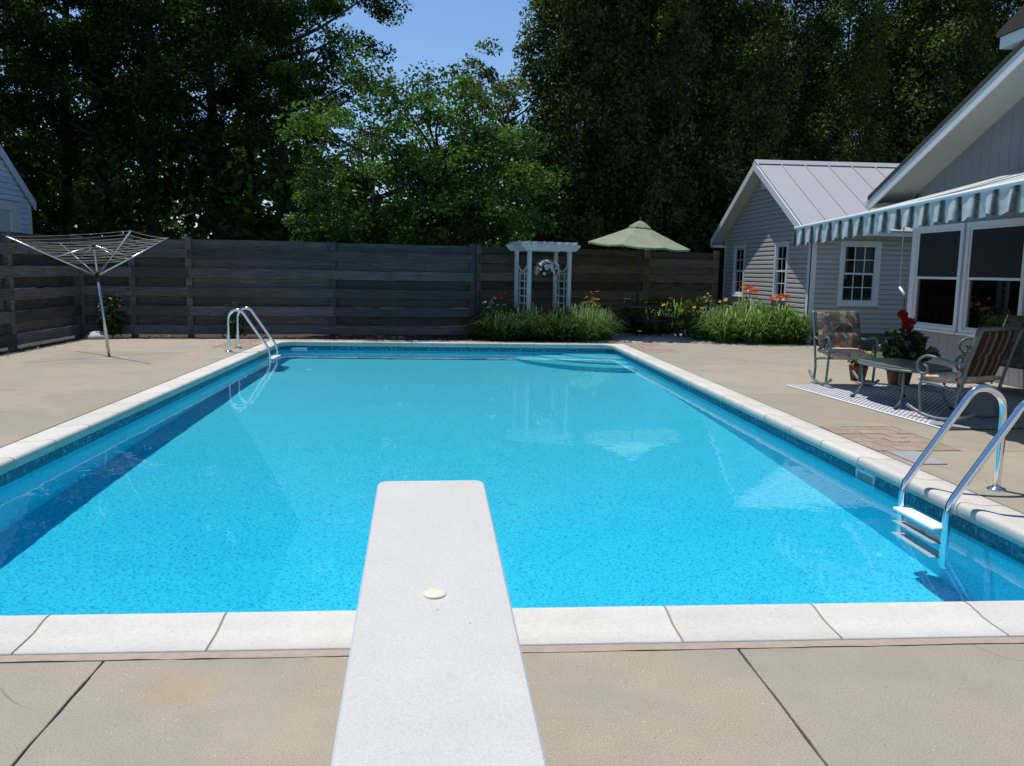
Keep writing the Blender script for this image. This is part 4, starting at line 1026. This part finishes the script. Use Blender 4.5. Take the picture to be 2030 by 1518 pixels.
for (x, Y, k, s, rz, lb) in (
    (1120, 24.6, 1, 1.0, .2, 'leftmost tall cedar of the dark row, against the open sky'),
    (1190, 25.6, 0, 1.0, 1.4, 'tall cedar with sky gaps left of the green umbrella'),
    (1265, 24.8, 2, .98, 2.1, 'tall cedar directly behind the green umbrella'),
    (1365, 25.9, 0, .90, 3.5, 'tall cedar between the green umbrella and the grey wing'),
    (1460, 25.0, 1, .92, 4.4, 'tall cedar right behind the left eave of the grey wing'),
    (1560, 26.0, 2, .745, 5.6, 'tall cedar behind the peak of the metal roof'),
    (1665, 25.2, 0, .80, 1.0, 'tall cedar behind the middle of the metal roof'),
    (1765, 26.2, 2, .78, 2.7, 'tall cedar behind the right end of the metal roof'),
    (1870, 25.0, 1, .98, 3.9, 'tall cedar above the main house roof slope'),
    (1985, 26.0, 2, .86, .6, 'rightmost tall cedar, above the higher white eave'),
    (2090, 25.2, 0, .95, 5.0, 'tall cedar cut by the right picture edge'),
    (1150, 29.0, 2, .95, 2.0, 'cedar of the back row showing between the first two of the front row'),
    (1235, 29.3, 0, 1.0, 3.1, 'cedar of the back row just left of the green umbrella top'),
    (1320, 29.0, 2, .92, 4.3, 'cedar of the back row just right of the green umbrella top'),
    (1415, 29.4, 1, 1.02, 5.1, 'cedar of the back row left of the wing gable'),
    (1510, 29.0, 0, .78, .4, 'cedar of the back row behind the wing peak'),
    (1610, 29.4, 1, .86, 1.6, 'cedar of the back row over the first roof seams'),
    (1715, 29.0, 2, .71, 2.5, 'cedar of the back row over the last roof seams'),
    (1820, 29.3, 0, .92, 3.8, 'cedar of the back row above the low end of the white rake'),
    (1935, 29.0, 1, 1.0, 4.9, 'cedar of the back row above the middle of the white rake')):
    tree('cedar', CEDAR[k], lb, (px(x, Y), Y, -.07), rz, s, GC, 'cedar_tree')
# understory and the far wood, each one mass nobody could count
rng = np.random.default_rng(77); nC = 300
cx = rng.uniform(-20, -3.2, 190); cy = rng.uniform(21, 30, 190); cz = rng.uniform(.2, 4.6, 190)
cx2 = rng.uniform(2.5, 24, 200); cy2 = rng.uniform(22.5, 28, 200); cz2 = rng.uniform(.2, 3.2, 200)
me = crown('undergrowth', rng, np.c_[np.r_[cx, cx2], np.r_[cy, cy2], np.r_[cz, cz2], rng.uniform(.6, 1.2, 390)], 75, .22, M['maple_leaf'], .2, .8)
o = link('undergrowth', me); o['kind'] = 'stuff'; o['label'] = 'dark undergrowth between the trunks beyond the fence'
nW = 820; wx = rng.uniform(-42, 48, nW); wy = rng.uniform(36, 46, nW); top = np.where((wx > -6.5) & (wx < 2.5), 4.6, np.where(wx < 0, 8.0, 6.5)); wz = rng.random(nW)**1.5*top
me = crown('far_wood', rng, np.c_[wx, wy, wz, rng.uniform(1.5, 2.6, nW)], 70, .55, M['maple_leaf'], .2, .9)
o = link('far_wood', me); o['kind'] = 'stuff'; o['label'] = 'dark wood far behind the trees'

# ------------------------------------------------------------------ plants in the beds
def blades(name, rng, n, h, spread, w, mat, base=.10):
    """arching strap leaves, three quads each"""
    V = []; T = []
    a = rng.random(n)*2*math.pi; q_ = rng.random(n); hh = h*(.35+.75*rng.random(n)**.8)*(1.05-.45*q_); sp = spread*(.15+1.5*q_**1.3); r0 = base*np.sqrt(rng.random(n)); ww = w*(.7+.6*rng.random(n)); a2 = a+rng.normal(size=n)*.5
    ca, sa = np.cos(a2), np.sin(a2); bx, by = r0*np.cos(a), r0*np.sin(a)
    V = np.zeros((n, 8, 3), np.float32)
    for k, (f, z, wd) in enumerate(((0, 0, .8), (.22, .62, 1), (.60, 1.0, .85), (1.0, .80, .12))):
        z = z if k < 3 else .72+.25*rng.random(n)
        cx, cy = bx+ca*sp*f, by+sa*sp*f
        V[:, 2*k, 0] = cx-sa*ww*wd/2; V[:, 2*k, 1] = cy+ca*ww*wd/2; V[:, 2*k, 2] = hh*z
        V[:, 2*k+1, 0] = cx+sa*ww*wd/2; V[:, 2*k+1, 1] = cy-ca*ww*wd/2; V[:, 2*k+1, 2] = hh*z
    idx = (np.arange(n)*8)[:, None, None]+np.array([[0, 1, 3, 2], [2, 3, 5, 4], [4, 5, 7, 6]])[None]
    me = bpy.data.meshes.new(name); me.vertices.add(n*8); me.vertices.foreach_set('co', V.reshape(-1)); me.loops.add(n*12); me.loops.foreach_set('vertex_index', idx.reshape(-1).astype(np.int32))
    me.polygons.add(n*3); me.polygons.foreach_set('loop_start', np.arange(0, n*12, 4, dtype=np.int32)); me.materials.append(mat); me.update(calc_edges=True)
    at = me.attributes.new('tint', 'FLOAT', 'POINT'); at.data.foreach_set('value', np.repeat(rng.random(n), 8).astype(np.float32)); return me
rngp = np.random.default_rng(5)
SHADED_GRASS = [blades('foliage', np.random.default_rng(15+k), 700, .58, .40, .010, M['shaded_grass'], .27) for k in range(3)]
LILY = [blades('foliage', rngp, 420, .72, .46, .021, M['lily_leaf'], .24) for _ in range(3)]
GRASS = [blades('foliage', rngp, 700, .60, .38, .010, M['grass_leaf'], .27) for _ in range(3)]
BUSH = []
for s in range(3):
    r_ = np.random.default_rng(60+s); c = ell(r_, 26, (0, 0, .26), (.24, .24, .26), .6); BUSH.append(crown('foliage', r_, np.c_[c, .09+.06*r_.random(26)], 32, .075, M['light_leaf'], .2, .8, .45))
def plant(name, label, cat, x, y, mesh, sc, rz, group, flower=None, nf=0, fh=(.5, .8), fr=.28, seed=0, fs=1.0, tiltf=.5):
    t = thing(name, label, cat, (x, y, -.02), 0, group)
    o = link('foliage', mesh, t, None, (0, 0, rz)); o.scale = (sc, sc, sc)
    rr = random.Random(seed); st = MB()
    for k in range(nf):
        a = rr.uniform(0, 6.28); r = fr*math.sqrt(rr.random()); p = (r*math.cos(a), r*math.sin(a), rr.uniform(*fh))
        st.tube([(p[0]*.4, p[1]*.4, .05), (p[0]*.8, p[1]*.8, p[2]*.6), p], .004, 4)
        f = link('flower', flower, t, p, (rr.uniform(-tiltf, tiltf)+.5, rr.uniform(-tiltf, tiltf), rr.uniform(0, 6))); f.scale = (fs*rr.uniform(.85, 1.2),)*3
    if nf:
        me = st.mesh('stem', M['grass_leaf']); link('stem', me, t)
    return t
gL = 'orange daylily clumps along the gable wall of the grey wing'; gY = 'yellow flowering clumps in the bed'; gG = 'ornamental grass clumps in front of the arbor'
plant('daylily', 'big daylily clump with two groups of orange blooms at the wing corner', 'plant', 6.72, 16.45, LILY[0], 1.15, 0, gL, FL_O, 8, (.86, .95), .2, 1, .95)
plant('daylily', 'daylily clump with tall orange blooms below the lit window of the wing', 'plant', 6.28, 16.95, LILY[1], 1.2, 1.0, gL, FL_O, 7, (.98, 1.10), .14, 2, .95)
plant('daylily', 'green daylily clump spilling onto the concrete beside the white corner board', 'plant', 7.0, 16.25, LILY[2], .85, 2.0, gL)
plant('daylily', 'leafy daylily clump in the middle of the bed front before the wing', 'plant', 6.15, 16.25, LILY[2], .95, 3.0, gL)
plant('daylily', 'leafy daylily clump at the left front of the bed before the wing', 'plant', 5.62, 16.4, LILY[1], .92, 4.0, gL)
plant('grass_clump', 'bright grassy clump at the left end of the bed before the wing', 'plant', 5.45, 16.95, GRASS[0], 1.15, .5, gL)
plant('daylily', 'daylily clump against the gable wall between its two windows', 'plant', 6.75, 18.2, LILY[0], 1.0, 1.4, gL, FL_O, 3, (.7, .85), .2, 3, .8)
plant('yellow_daisy', 'low mound of golden daisies beside the gravel, right of the picnic table', 'plant', 5.28, 17.75, BUSH[0], 1.15, .2, gY, FL_Y, 18, (.48, .66), .30, 4, 1.05, .25)
plant('yellow_daisy', 'yellow daisies standing in front of the far corner of the wing', 'plant', 6.35, 18.6, BUSH[1], 1.45, 1.2, gY, FL_Y, 9, (.6, .82), .35, 5)
plant('tall_weed', 'tall leafy plant with pale tips at the fence end beside the wing', 'plant', 5.85, 18.55, BUSH[2], 1.7, 2.2, gY, FL_D, 5, (.8, 1.0), .2, 6, .7)
plant('yellow_daisy', 'yellow daisies rising behind the right bench of the picnic table', 'plant', 4.75, 18.75, BUSH[2], 1.6, .7, gY, FL_Y, 18, (.62, .86), .42, 7)
plant('yellow_daisy', 'yellow daisies left of the umbrella pole, right of the arbor', 'plant', 3.05, 17.35, BUSH[0], 1.5, 3.1, gY, FL_Y, 12, (.72, .98), .26, 8, 1.1)
plant('daylily', 'green strap-leaved clump behind the picnic table, left one', 'plant', 4.1, 19.0, LILY[0], 1.1, .3, gG)
plant('daylily', 'green strap-leaved clump behind the picnic table, right one', 'plant', 5.15, 18.9, LILY[1], 1.05, 1.3, gG)
plant('daylily', 'green strap-leaved clump behind the picnic table, middle one', 'plant', 4.6, 18.4, LILY[2], .8, 2.3, gG)
plant('grass_clump', 'sunlit grass clump between arbor and gravel, nearest the pool', 'plant', 2.75, 16.45, GRASS[1], 1.1, .1, gG)
plant('grass_clump', 'sunlit grass clump right beside the arbor', 'plant', 2.72, 16.95, GRASS[2], 1.2, 1.1, gG)
plant('grass_clump', 'sunlit grass clump with greyish leaves at the gravel edge', 'plant', 3.08, 16.75, GRASS[0], 1.0, 2.1, gG)
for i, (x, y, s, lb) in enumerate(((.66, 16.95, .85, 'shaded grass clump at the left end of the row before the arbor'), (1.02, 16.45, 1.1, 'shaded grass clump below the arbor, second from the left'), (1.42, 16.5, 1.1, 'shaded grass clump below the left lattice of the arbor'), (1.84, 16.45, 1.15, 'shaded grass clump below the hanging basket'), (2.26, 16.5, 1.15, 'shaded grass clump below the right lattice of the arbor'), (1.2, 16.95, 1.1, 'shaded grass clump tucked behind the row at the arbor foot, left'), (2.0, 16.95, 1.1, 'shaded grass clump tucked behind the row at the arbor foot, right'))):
    plant('grass_clump', lb, 'plant', x, y, SHADED_GRASS[i % 3], s, i*1.3, gG)
plant('coneflower', 'pale pink and white coneflowers left of the arbor', 'plant', .95, 16.9, BUSH[1], 1.45, .4, None, FL_D, 14, (.62, .84), .36, 10, 1.0)
plant('orange_coneflower', 'tall orange blooms between the coneflowers and the arbor post', 'plant', 1.22, 17.25, BUSH[2], 1.1, .9, None, FL_O, 5, (.74, .92), .16, 11, .6)
plant('shaded_shrub', 'leafy yellow-flowered plant in the left fence corner behind the clothesline', 'plant', -6.28, 16.02, crown('foliage', np.random.default_rng(71), np.c_[ell(np.random.default_rng(72), 40, (0, 0, .42), (.26, .26, .42), .6), .1+.08*np.random.default_rng(73).random(40)], 26, .09, M['dark_leaf'], .4, .9, .5), 1, 0, None, FL_Y, 7, (.6, .86), .16, 12, .7)
plant('shaded_shrub', 'small yellow-tipped plant at the fence behind the left ladder', 'plant', -4.1, 16.25, BUSH[0], .9, .7, None, FL_Y, 5, (.55, .72), .14, 13, .8)
# lumpy rock in the corner
mb = MB(); rr = random.Random(4); mb.lathe([(.001, 0), (.16, .0), (.18, .06), (.13, .12), (.05, .15), (.001, .15)], 9); mb.v = [(x*rr.uniform(.85, 1.15)*1.3, y*rr.uniform(.85, 1.15), z*rr.uniform(.8, 1.1)) for x, y, z in mb.v]
tag(mb.build('rock', M['stone'], None), 'pale rock in the left fence corner beside the clothesline', 'rock').location = (-6.42, 15.72, -.02)

# hanging basket
hb = thing('hanging_basket', 'hanging basket of white petunias in the arbor opening', 'flower basket', (2.03, 17.12, 1.33))
mb = MB(); mb.lathe([(.001, -.10), (.09, -.09), (.14, 0), (.145, .05)], 14); mb.build('basket', M['brown_wood'], hb)
r_ = np.random.default_rng(90); c = ell(r_, 26, (0, 0, .10), (.23, .23, .15), .6); me = crown('foliage', r_, np.c_[c, .05+.05*r_.random(26)], 26, .06, M['light_leaf'], .5, .9, .5); link('foliage', me, hb)
rr = random.Random(6)
for k in range(105):
    a = rr.uniform(0, 6.28); zz = rr.uniform(-.28, 1); q = math.sqrt(max(0, 1-zz*zz)); p = Vector((.26*q*math.cos(a), .26*q*math.sin(a), .09+.19*zz-(.07*q*rr.random())))
    f = link('flower', FL_W, hb, tuple(p)); f.rotation_euler = Vector((q*math.cos(a), q*math.sin(a), zz+.1)).to_track_quat('Z', 'Y').to_euler(); f.scale = (rr.uniform(.8, 1.2),)*3
mb = MB()
for k in range(3): a = 2.1*k; mb.tube([(.14*math.cos(a), .14*math.sin(a), .04), (0, 0, .42)], .003, 4)
mb.tube([(0, 0, .42), (0, 0, .46)], .004, 5); mb.build('hanger', M['dark_metal'], hb)

# ------------------------------------------------------------------ umbrella and picnic table
UB = (4.05, 17.65, 0)
um = thing('patio_umbrella', 'sage green market umbrella standing over the dark picnic table', 'umbrella', UB)
tiltm = Matrix.Rotation(rad(3.2), 4, 'Y')@Matrix.Rotation(rad(3), 4, 'X')
RU = 1.13; AZ_, EZ_ = 2.41, 1.93; ng = 8; sub = 5
def canopy_ring(f, r, z, scal):
    out = []
    for k in range(ng):
        for j in range(sub):
            a = 2*math.pi*(k+j/sub)/ng+.25; s = math.cos(math.pi/ng)/math.cos((j/sub-.5)*2*math.pi/ng); sag = scal*math.sin(math.pi*j/sub)
            out.append((r*s*math.cos(a)*1.0, r*s*math.sin(a), z-sag))
    return out
def tv(p): v = tiltm@(Vector(p)-Vector((0, 0, 2.1))); return (v.x, v.y, v.z+2.1)
mb = MB(); rings = [(.17, 2.335, 0), (.45, 2.215, .012), (.8, 2.075, .022), (RU, 1.95, .03), (RU+.004, 1.915, .03)]; vs = []
for r, z, s in rings: vs += [tv(p) for p in canopy_ring(0, r, z, s)]
m = ng*sub; mb.add(vs, [(i*m+k, i*m+(k+1) % m, (i+1)*m+(k+1) % m, (i+1)*m+k) for i in range(len(rings)-1) for k in range(m)], 0, False); mb.build('canopy', M['umbrella'], um)
mb = MB(); vs = []
for r, z, s in ((.012, 2.47, 0), (.12, 2.42, .0), (.245, 2.335, .012), (.25, 2.315, .012)): vs += [tv(p) for p in canopy_ring(0, r, z, s)]
mb.add(vs, [(i*m+k, i*m+(k+1) % m, (i+1)*m+(k+1) % m, (i+1)*m+k) for i in range(3) for k in range(m)]); mb.build('vent_cap', M['umbrella'], um)
mb = MB(); p0 = tv((0, 0, 2.46)); mb.lathe([(.012, 0), (.022, .02), (.024, .04), (.012, .065), (.001, .07)], 10, 0, p0); mb.build('finial', M['dark_metal'], um)
mb = MB(); mb.tube([(0.03, -.03, 0), (.01, 0, 1.5), tv((0, 0, 2.44))], .02, 8); mb.build('pole', M['dark_metal'], um)
for k in range(ng):
    a = 2*math.pi*k/ng+.25; mb = MB(); mb.tube([tv((.03*math.cos(a), .03*math.sin(a), 2.375)), tv((RU*.99*math.cos(a), RU*.99*math.sin(a), 1.935))], .007, 4); mb.build('rib', M['dark_metal'], um)
pt = thing('picnic_table', 'dark octagonal picnic table with attached benches on the gravel', 'table', (4.05, 17.65, 0), 0)
def octa(r, z0, z1, a0=22.5): 
    return [(r*math.cos(rad(a0+45*k)), r*math.sin(rad(a0+45*k))) for k in range(8)]
mb = MB(); n = 6                          # top boards
for i in range(n):
    y0 = -.5+i/6+.006; y1 = -.5+(i+1)/6-.006; w0 = min(.5, .707-abs(y0)); w1 = min(.5, .707-abs(y1))
    q = MB(); q.prism([(-w0, y0), (w0, y0), (w1, y1), (-w1, y1)], .635, .668); q.build('top_board', M['brown_wood'], pt)
for a in (78, -72, 6):
    R = Matrix.Rotation(rad(a), 3, 'Z')
    def rt(p): v = R@Vector(p); return tuple(v)
    mb = MB(); P = [(-.36, .74, .385), (.36, .74, .385), (.30, .98, .385), (-.30, .98, .385)]
    P = [(-.30, .72, .385), (.30, .72, .385), (.38, .95, .385), (-.38, .95, .385)]
    mb.hexa([rt(p) for p in P]+[rt((p[0], p[1], .42)) for p in P]); mb.build('bench', M['brown_wood'], pt, bevel=.004)
    mb = MB()
    for sx in (-.2, .2):
        mb.tube([rt((sx, .98, 0)), rt((sx*.9, .84, .384))], .03, 6); mb.tube([rt((sx*.9, .80, .33)), rt((sx*.6, .12, .33))], .028, 6); mb.tube([rt((sx, .50, .0)), rt((sx*.5, .22, .634))], .03, 6)
    mb.build('leg', M['brown_wood'], pt)

# ------------------------------------------------------------------ patio furniture
ru = thing('outdoor_rug', 'black and white lattice outdoor rug under the patio chairs', 'rug', (4.26, 9.99, .004), math.atan2(7.063-9.989, 4.538-4.26)+math.pi/2)
RW, RL = 2.3, 2.95                        # local x to the right, y back towards the camera is negative
mb = MB(); mb.prism([(0, -RL), (RW, -RL), (RW, 0), (0, 0)], .0, .004); mb.build('backing', M['rug_dark'], ru)
mb = MB(); p = .066; w = .0125
for d in (1, -1):                         # two sets of woven diagonal bars
    k = -40
    while k < 80:
        c = k*p; pts = []
        # line y = d*x + c inside [0,RW]x[-RL,0]
        lo = max(0, min((-RL-c)/d, (0-c)/d)); hi = min(RW, max((-RL-c)/d, (0-c)/d))
        if hi-lo > .02:
            h = w*.7; z = .0045 if d == 1 else .0062
            a = (lo, d*lo+c); b = (hi, d*hi+c); nx_, ny_ = -d/math.sqrt(2)*h, 1/math.sqrt(2)*h
            mb.add([(a[0]-nx_, a[1]-ny_, z), (b[0]-nx_, b[1]-ny_, z), (b[0]+nx_, b[1]+ny_, z), (a[0]+nx_, a[1]+ny_, z)], [(0, 1, 2, 3)])
        k += 1
o = mb.build('lattice_weave', M['rug_white'], ru); o['kind'] = 'stuff'
mb = MB(); mb.prism([(-.03, -RL), (0, -RL), (0, 0), (-.03, 0)], 0, .006); mb.build('border', M['rug_white'], ru)

def cushion(w, d, h, mat, rng, nx=8, ny=8, tuft=False):
    """pillow shape centred on the origin, w by d by h"""
    mb = MB(); vs = []; idx = {}
    for s in (1, -1):
        for j in range(ny+1):
            for i in range(nx+1):
                u, v = 2*i/nx-1, 2*j/ny-1; e = (1-abs(u)**4)*(1-abs(v)**4)
                z = s*h/2*(.35+.65*e**.5) if True else 0
                if tuft and abs(v) < .14: z *= .72
                k = .985 if (abs(u) == 1 or abs(v) == 1) else 1
                vs.append((u*w/2*k, v*d/2*k, z))
    m = (nx+1)*(ny+1); fs = []
    for j in range(ny):
        for i in range(nx):
            a = j*(nx+1)+i; fs.append((a, a+1, a+nx+2, a+nx+1)); fs.append((m+a, m+a+nx+1, m+a+nx+2, m+a+1))
    ring = [i for i in range(nx+1)]+[j*(nx+1)+nx for j in range(1, ny+1)]+[ny*(nx+1)+i for i in range(nx-1, -1, -1)]+[j*(nx+1) for j in range(ny-1, 0, -1)]
    for a, b in zip(ring, ring[1:]+ring[:1]): fs.append((b, a, m+a, m+b))
    mb.add(vs, fs, 0, True); return mb
def rocking_chair(label, loc, rz, w=.58, name='rocking_chair', back='floral', seatm='pale_floral', rear='stripe', rock=True, cat='chair', group='cushioned patio rockers on the rug'):
    t = thing(name, label, cat, loc, rz, group); h = w/2; rt_ = .0155   # faces -y
    for s in (-1, 1):
        x = s*h
        if rock:
            pts = [(x, -.36+.74*i/12, .018+.10*((i/12-.47)*2)**2) for i in range(13)]; mb = MB(); mb.tube(pts, .018, 8); mb.build('rocker', M['chair_metal'], t)
        mb = MB(); mb.tube([(x, -.20, .03), (x, -.22, .2), (x, -.235, .33), (x, -.20, .355), (x, 0, .34), (x, .20, .30)], rt_, 8); mb.build('front_leg', M['chair_metal'], t)
        mb = MB(); mb.tube([(x, .20, .03), (x, .17, .2), (x, .20, .32), (x, .27, .60), (x, .36, .88), (x, .37, .905)], rt_, 8); mb.build('back_post', M['chair_metal'], t)
        sc = [(x, .26, .58), (x, .12, .565), (x, -.06, .60), (x, -.17, .615), (x, -.25, .585), (x, -.285, .52), (x, -.26, .45), (x, -.20, .425), (x, -.155, .455), (x, -.165, .51), (x, -.205, .52)]
        mb = MB(); P = [Vector(q) for q in sc]
        Q = [P[0]]
        for a, b in zip(P[:-1], P[1:]): Q += [a.lerp(b, .25), a.lerp(b, .75)]
        mb.tube(Q+[P[-1]], .014, 8); mb.tube([(x, -.22, .43), (x, -.225, .34)], .012, 6); mb.build('armrest', M['chair_metal'], t)
    for yy, zz, q in ((.365, .90, .015), (-.20, .355, .013), (.20, .31, .013)): mb = MB(); mb.tube([(-h, yy, zz), (h, yy, zz)], q, 8); mb.build('cross_rail', M['chair_metal'], t)
    rg_ = random.Random(3)
    c = cushion(w-.05, .52, .10, None, rg_); o = c.build('seat_cushion', M[seatm], t); o.location = (0, -.03, .40); o.rotation_euler = (rad(5), 0, 0)
    c = cushion(w-.05, .56, .115, None, rg_, 8, 12, True)
    c.mi = [1 if (sum(c.v[i][2] for i in f)/len(f) < 0) else 0 for f in c.f]
    o = c.build('back_cushion', [M[back], M[rear]], t); o.location = (0, .225, .655); o.rotation_euler = (rad(70), 0, 0)
    return t
rocking_chair('floral cushioned rocker facing the camera at the far end of the patio table', (4.98, 10.02, .010), rad(-4))
rocking_chair('rocker seen from behind with red and cream striped cushion back, beside the near ladder', (4.97, 7.60, .010), math.pi+rad(21), .56)
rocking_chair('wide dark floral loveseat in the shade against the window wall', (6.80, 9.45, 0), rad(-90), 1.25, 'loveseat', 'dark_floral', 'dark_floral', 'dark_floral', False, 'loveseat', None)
tb = thing('patio_table', 'low grey-green oval patio table with curved metal legs between the rockers', 'table', (4.93, 8.58, .010), rad(3))
mb = MB(); n = 28; a_, b_ = .34, .58
def sup(k): a = 2*math.pi*k/n; c, s = math.cos(a), math.sin(a); return (a_*math.copysign(abs(c)**.75, c), b_*math.copysign(abs(s)**.75, s))
P = [sup(k) for k in range(n)]; mb.prism(P, .412, .436); mb.build('tabletop', M['table_stone'], tb, bevel=.006)
mb = MB(); mb.tube([(x*.99, y*.99, .405) for x, y in P], .014, 6, closed=True); mb.build('top_rim', M['chair_metal'], tb)
for sx in (-1, 1):
    for sy in (-1, 1):
        mb = MB(); x, y = sx*.24, sy*.40; mb.tube([(x, y, .41), (x*.98, y*.98, .30), (x*.92, y*.95, .17), (x*1.05, y*1.0, .08), (x*1.28, y*1.06, .015)], .016, 8); l = mb.build('leg', M['chair_metal'], tb)
        mb = MB(); mb.tube([(x*1.28, y*1.06, .022), (x*1.34, y*1.08, .003)], .022, 8); mb.build('foot', M['black_rubber'], l)
for sg in (-1, 1):
    mb = MB(); mb.tube([(sg*.22, -.38, .17), (sg*.07, -.12, .185), (sg*.07, .12, .185), (sg*.22, .38, .17)], .010, 6); mb.build('stretcher', M['chair_metal'], tb)

# geranium pot and small pots
gp = thing('geranium_pot', 'terracotta pot of red geraniums behind the patio table', 'potted plant', (5.72, 10.02, 0))
mb = MB(); mb.lathe([(.001, .004), (.12, .004), (.165, .24), (.18, .245), (.18, .29), (.165, .29), (.155, .25), (.001, .245)], 18); mb.build('pot', M['terracotta'], gp)
r_ = np.random.default_rng(41); c = ell(r_, 70, (.06, -.02, .47), (.34, .30, .27), .6); me = crown('foliage', r_, np.c_[c, .05+.06*r_.random(70)], 22, .085, M['dark_leaf'], .2, .8, .9); link('foliage', me, gp)
rr = random.Random(8); st = MB()
for hx, hy, hz, rr_ in ((.0, .03, .90, .06), (.06, -.02, .79, .085), (-.1, -.1, .33, .05), (.22, .06, .55, .05)):
    st.tube([(hx*.3, hy*.3, .27), (hx*.7, hy*.7, hz*.6), (hx, hy, hz)], .005, 4); hd = MB()
    for k in range(70):
        d = Vector((rr.gauss(0, 1), rr.gauss(0, 1), rr.gauss(.3, 1))).normalized(); q = d.to_track_quat('Z', 'Y').to_matrix()
        base = len(hd.v)
        for pv in FL_R.polygons:
            hd.add([tuple(Vector((hx, hy, hz))+d*rr_*(.35+.65*rr.random())+q@FL_R.vertices[i].co) for i in pv.vertices], [tuple(range(len(pv.vertices)))])
    me = hd.mesh('flower_head', M['red_petal']); at = me.attributes.new('tint', 'FLOAT', 'POINT'); at.data.foreach_set('value', [rr.random() for _ in me.vertices]); link('flower_head', me, gp)
link('stem', st.mesh('stem', M['dark_leaf']), gp)
yp = thing('flower_pot', 'small pot of yellow and peach flowers left of the geranium pot', 'potted plant', (5.45, 10.55, 0))
mb = MB(); mb.lathe([(.001, .004), (.09, .004), (.12, .17), (.125, .2), (.11, .2), (.10, .17), (.001, .165)], 16); mb.build('pot', M['terracotta'], yp)
r_ = np.random.default_rng(43); c = ell(r_, 16, (0, 0, .26), (.13, .13, .10), .6); link('foliage', crown('foliage', r_, np.c_[c, .05+.03*r_.random(16)], 16, .06, M['light_leaf'], .2, .8, .8), yp)
for k in range(9):
    a = k*.7; f = link('flower', FL_Y, yp, (.11*math.cos(a), .11*math.sin(a), rr.uniform(.28, .40)), (rr.uniform(.2, 1), rr.uniform(-.4, .4), a)); f.scale = (.8,)*3

# dead leaves along the fence foot and the deck edge
rng = np.random.default_rng(101); n = 520
lx = np.r_[rng.uniform(-6.5, 2.8, 300), rng.uniform(-6.85, -6.35, 140), rng.uniform(2.9, 7.0, 80)]; ly = np.r_[16.12+np.abs(rng.normal(size=300))*.28, rng.uniform(8, 16, 140), 16.12+np.abs(rng.normal(size=80))*.1]
C = np.c_[lx, ly, rng.uniform(.004, .02, n)]; d = rng.normal(size=(n, 3)); d[:, 2] *= .3; d = unit(d); nn = unit(np.c_[rng.normal(size=(n, 2))*.5, np.ones(n)]); sd = np.cross(nn, d); L = rng.uniform(.03, .07, n)
M['dead_leaf'] = leaf_mat('dead_leaf', [(0, (.10, .07, .04)), (.6, (.22, .17, .10)), (1, (.38, .33, .24))], .1, .0)
o = link('leaf_litter', leaf_mesh('leaf_litter', C, d, sd, L, L*.6, M['dead_leaf'], rng.random(n))); o['kind'] = 'stuff'; o['label'] = 'dry leaves scattered along the foot of the fences'
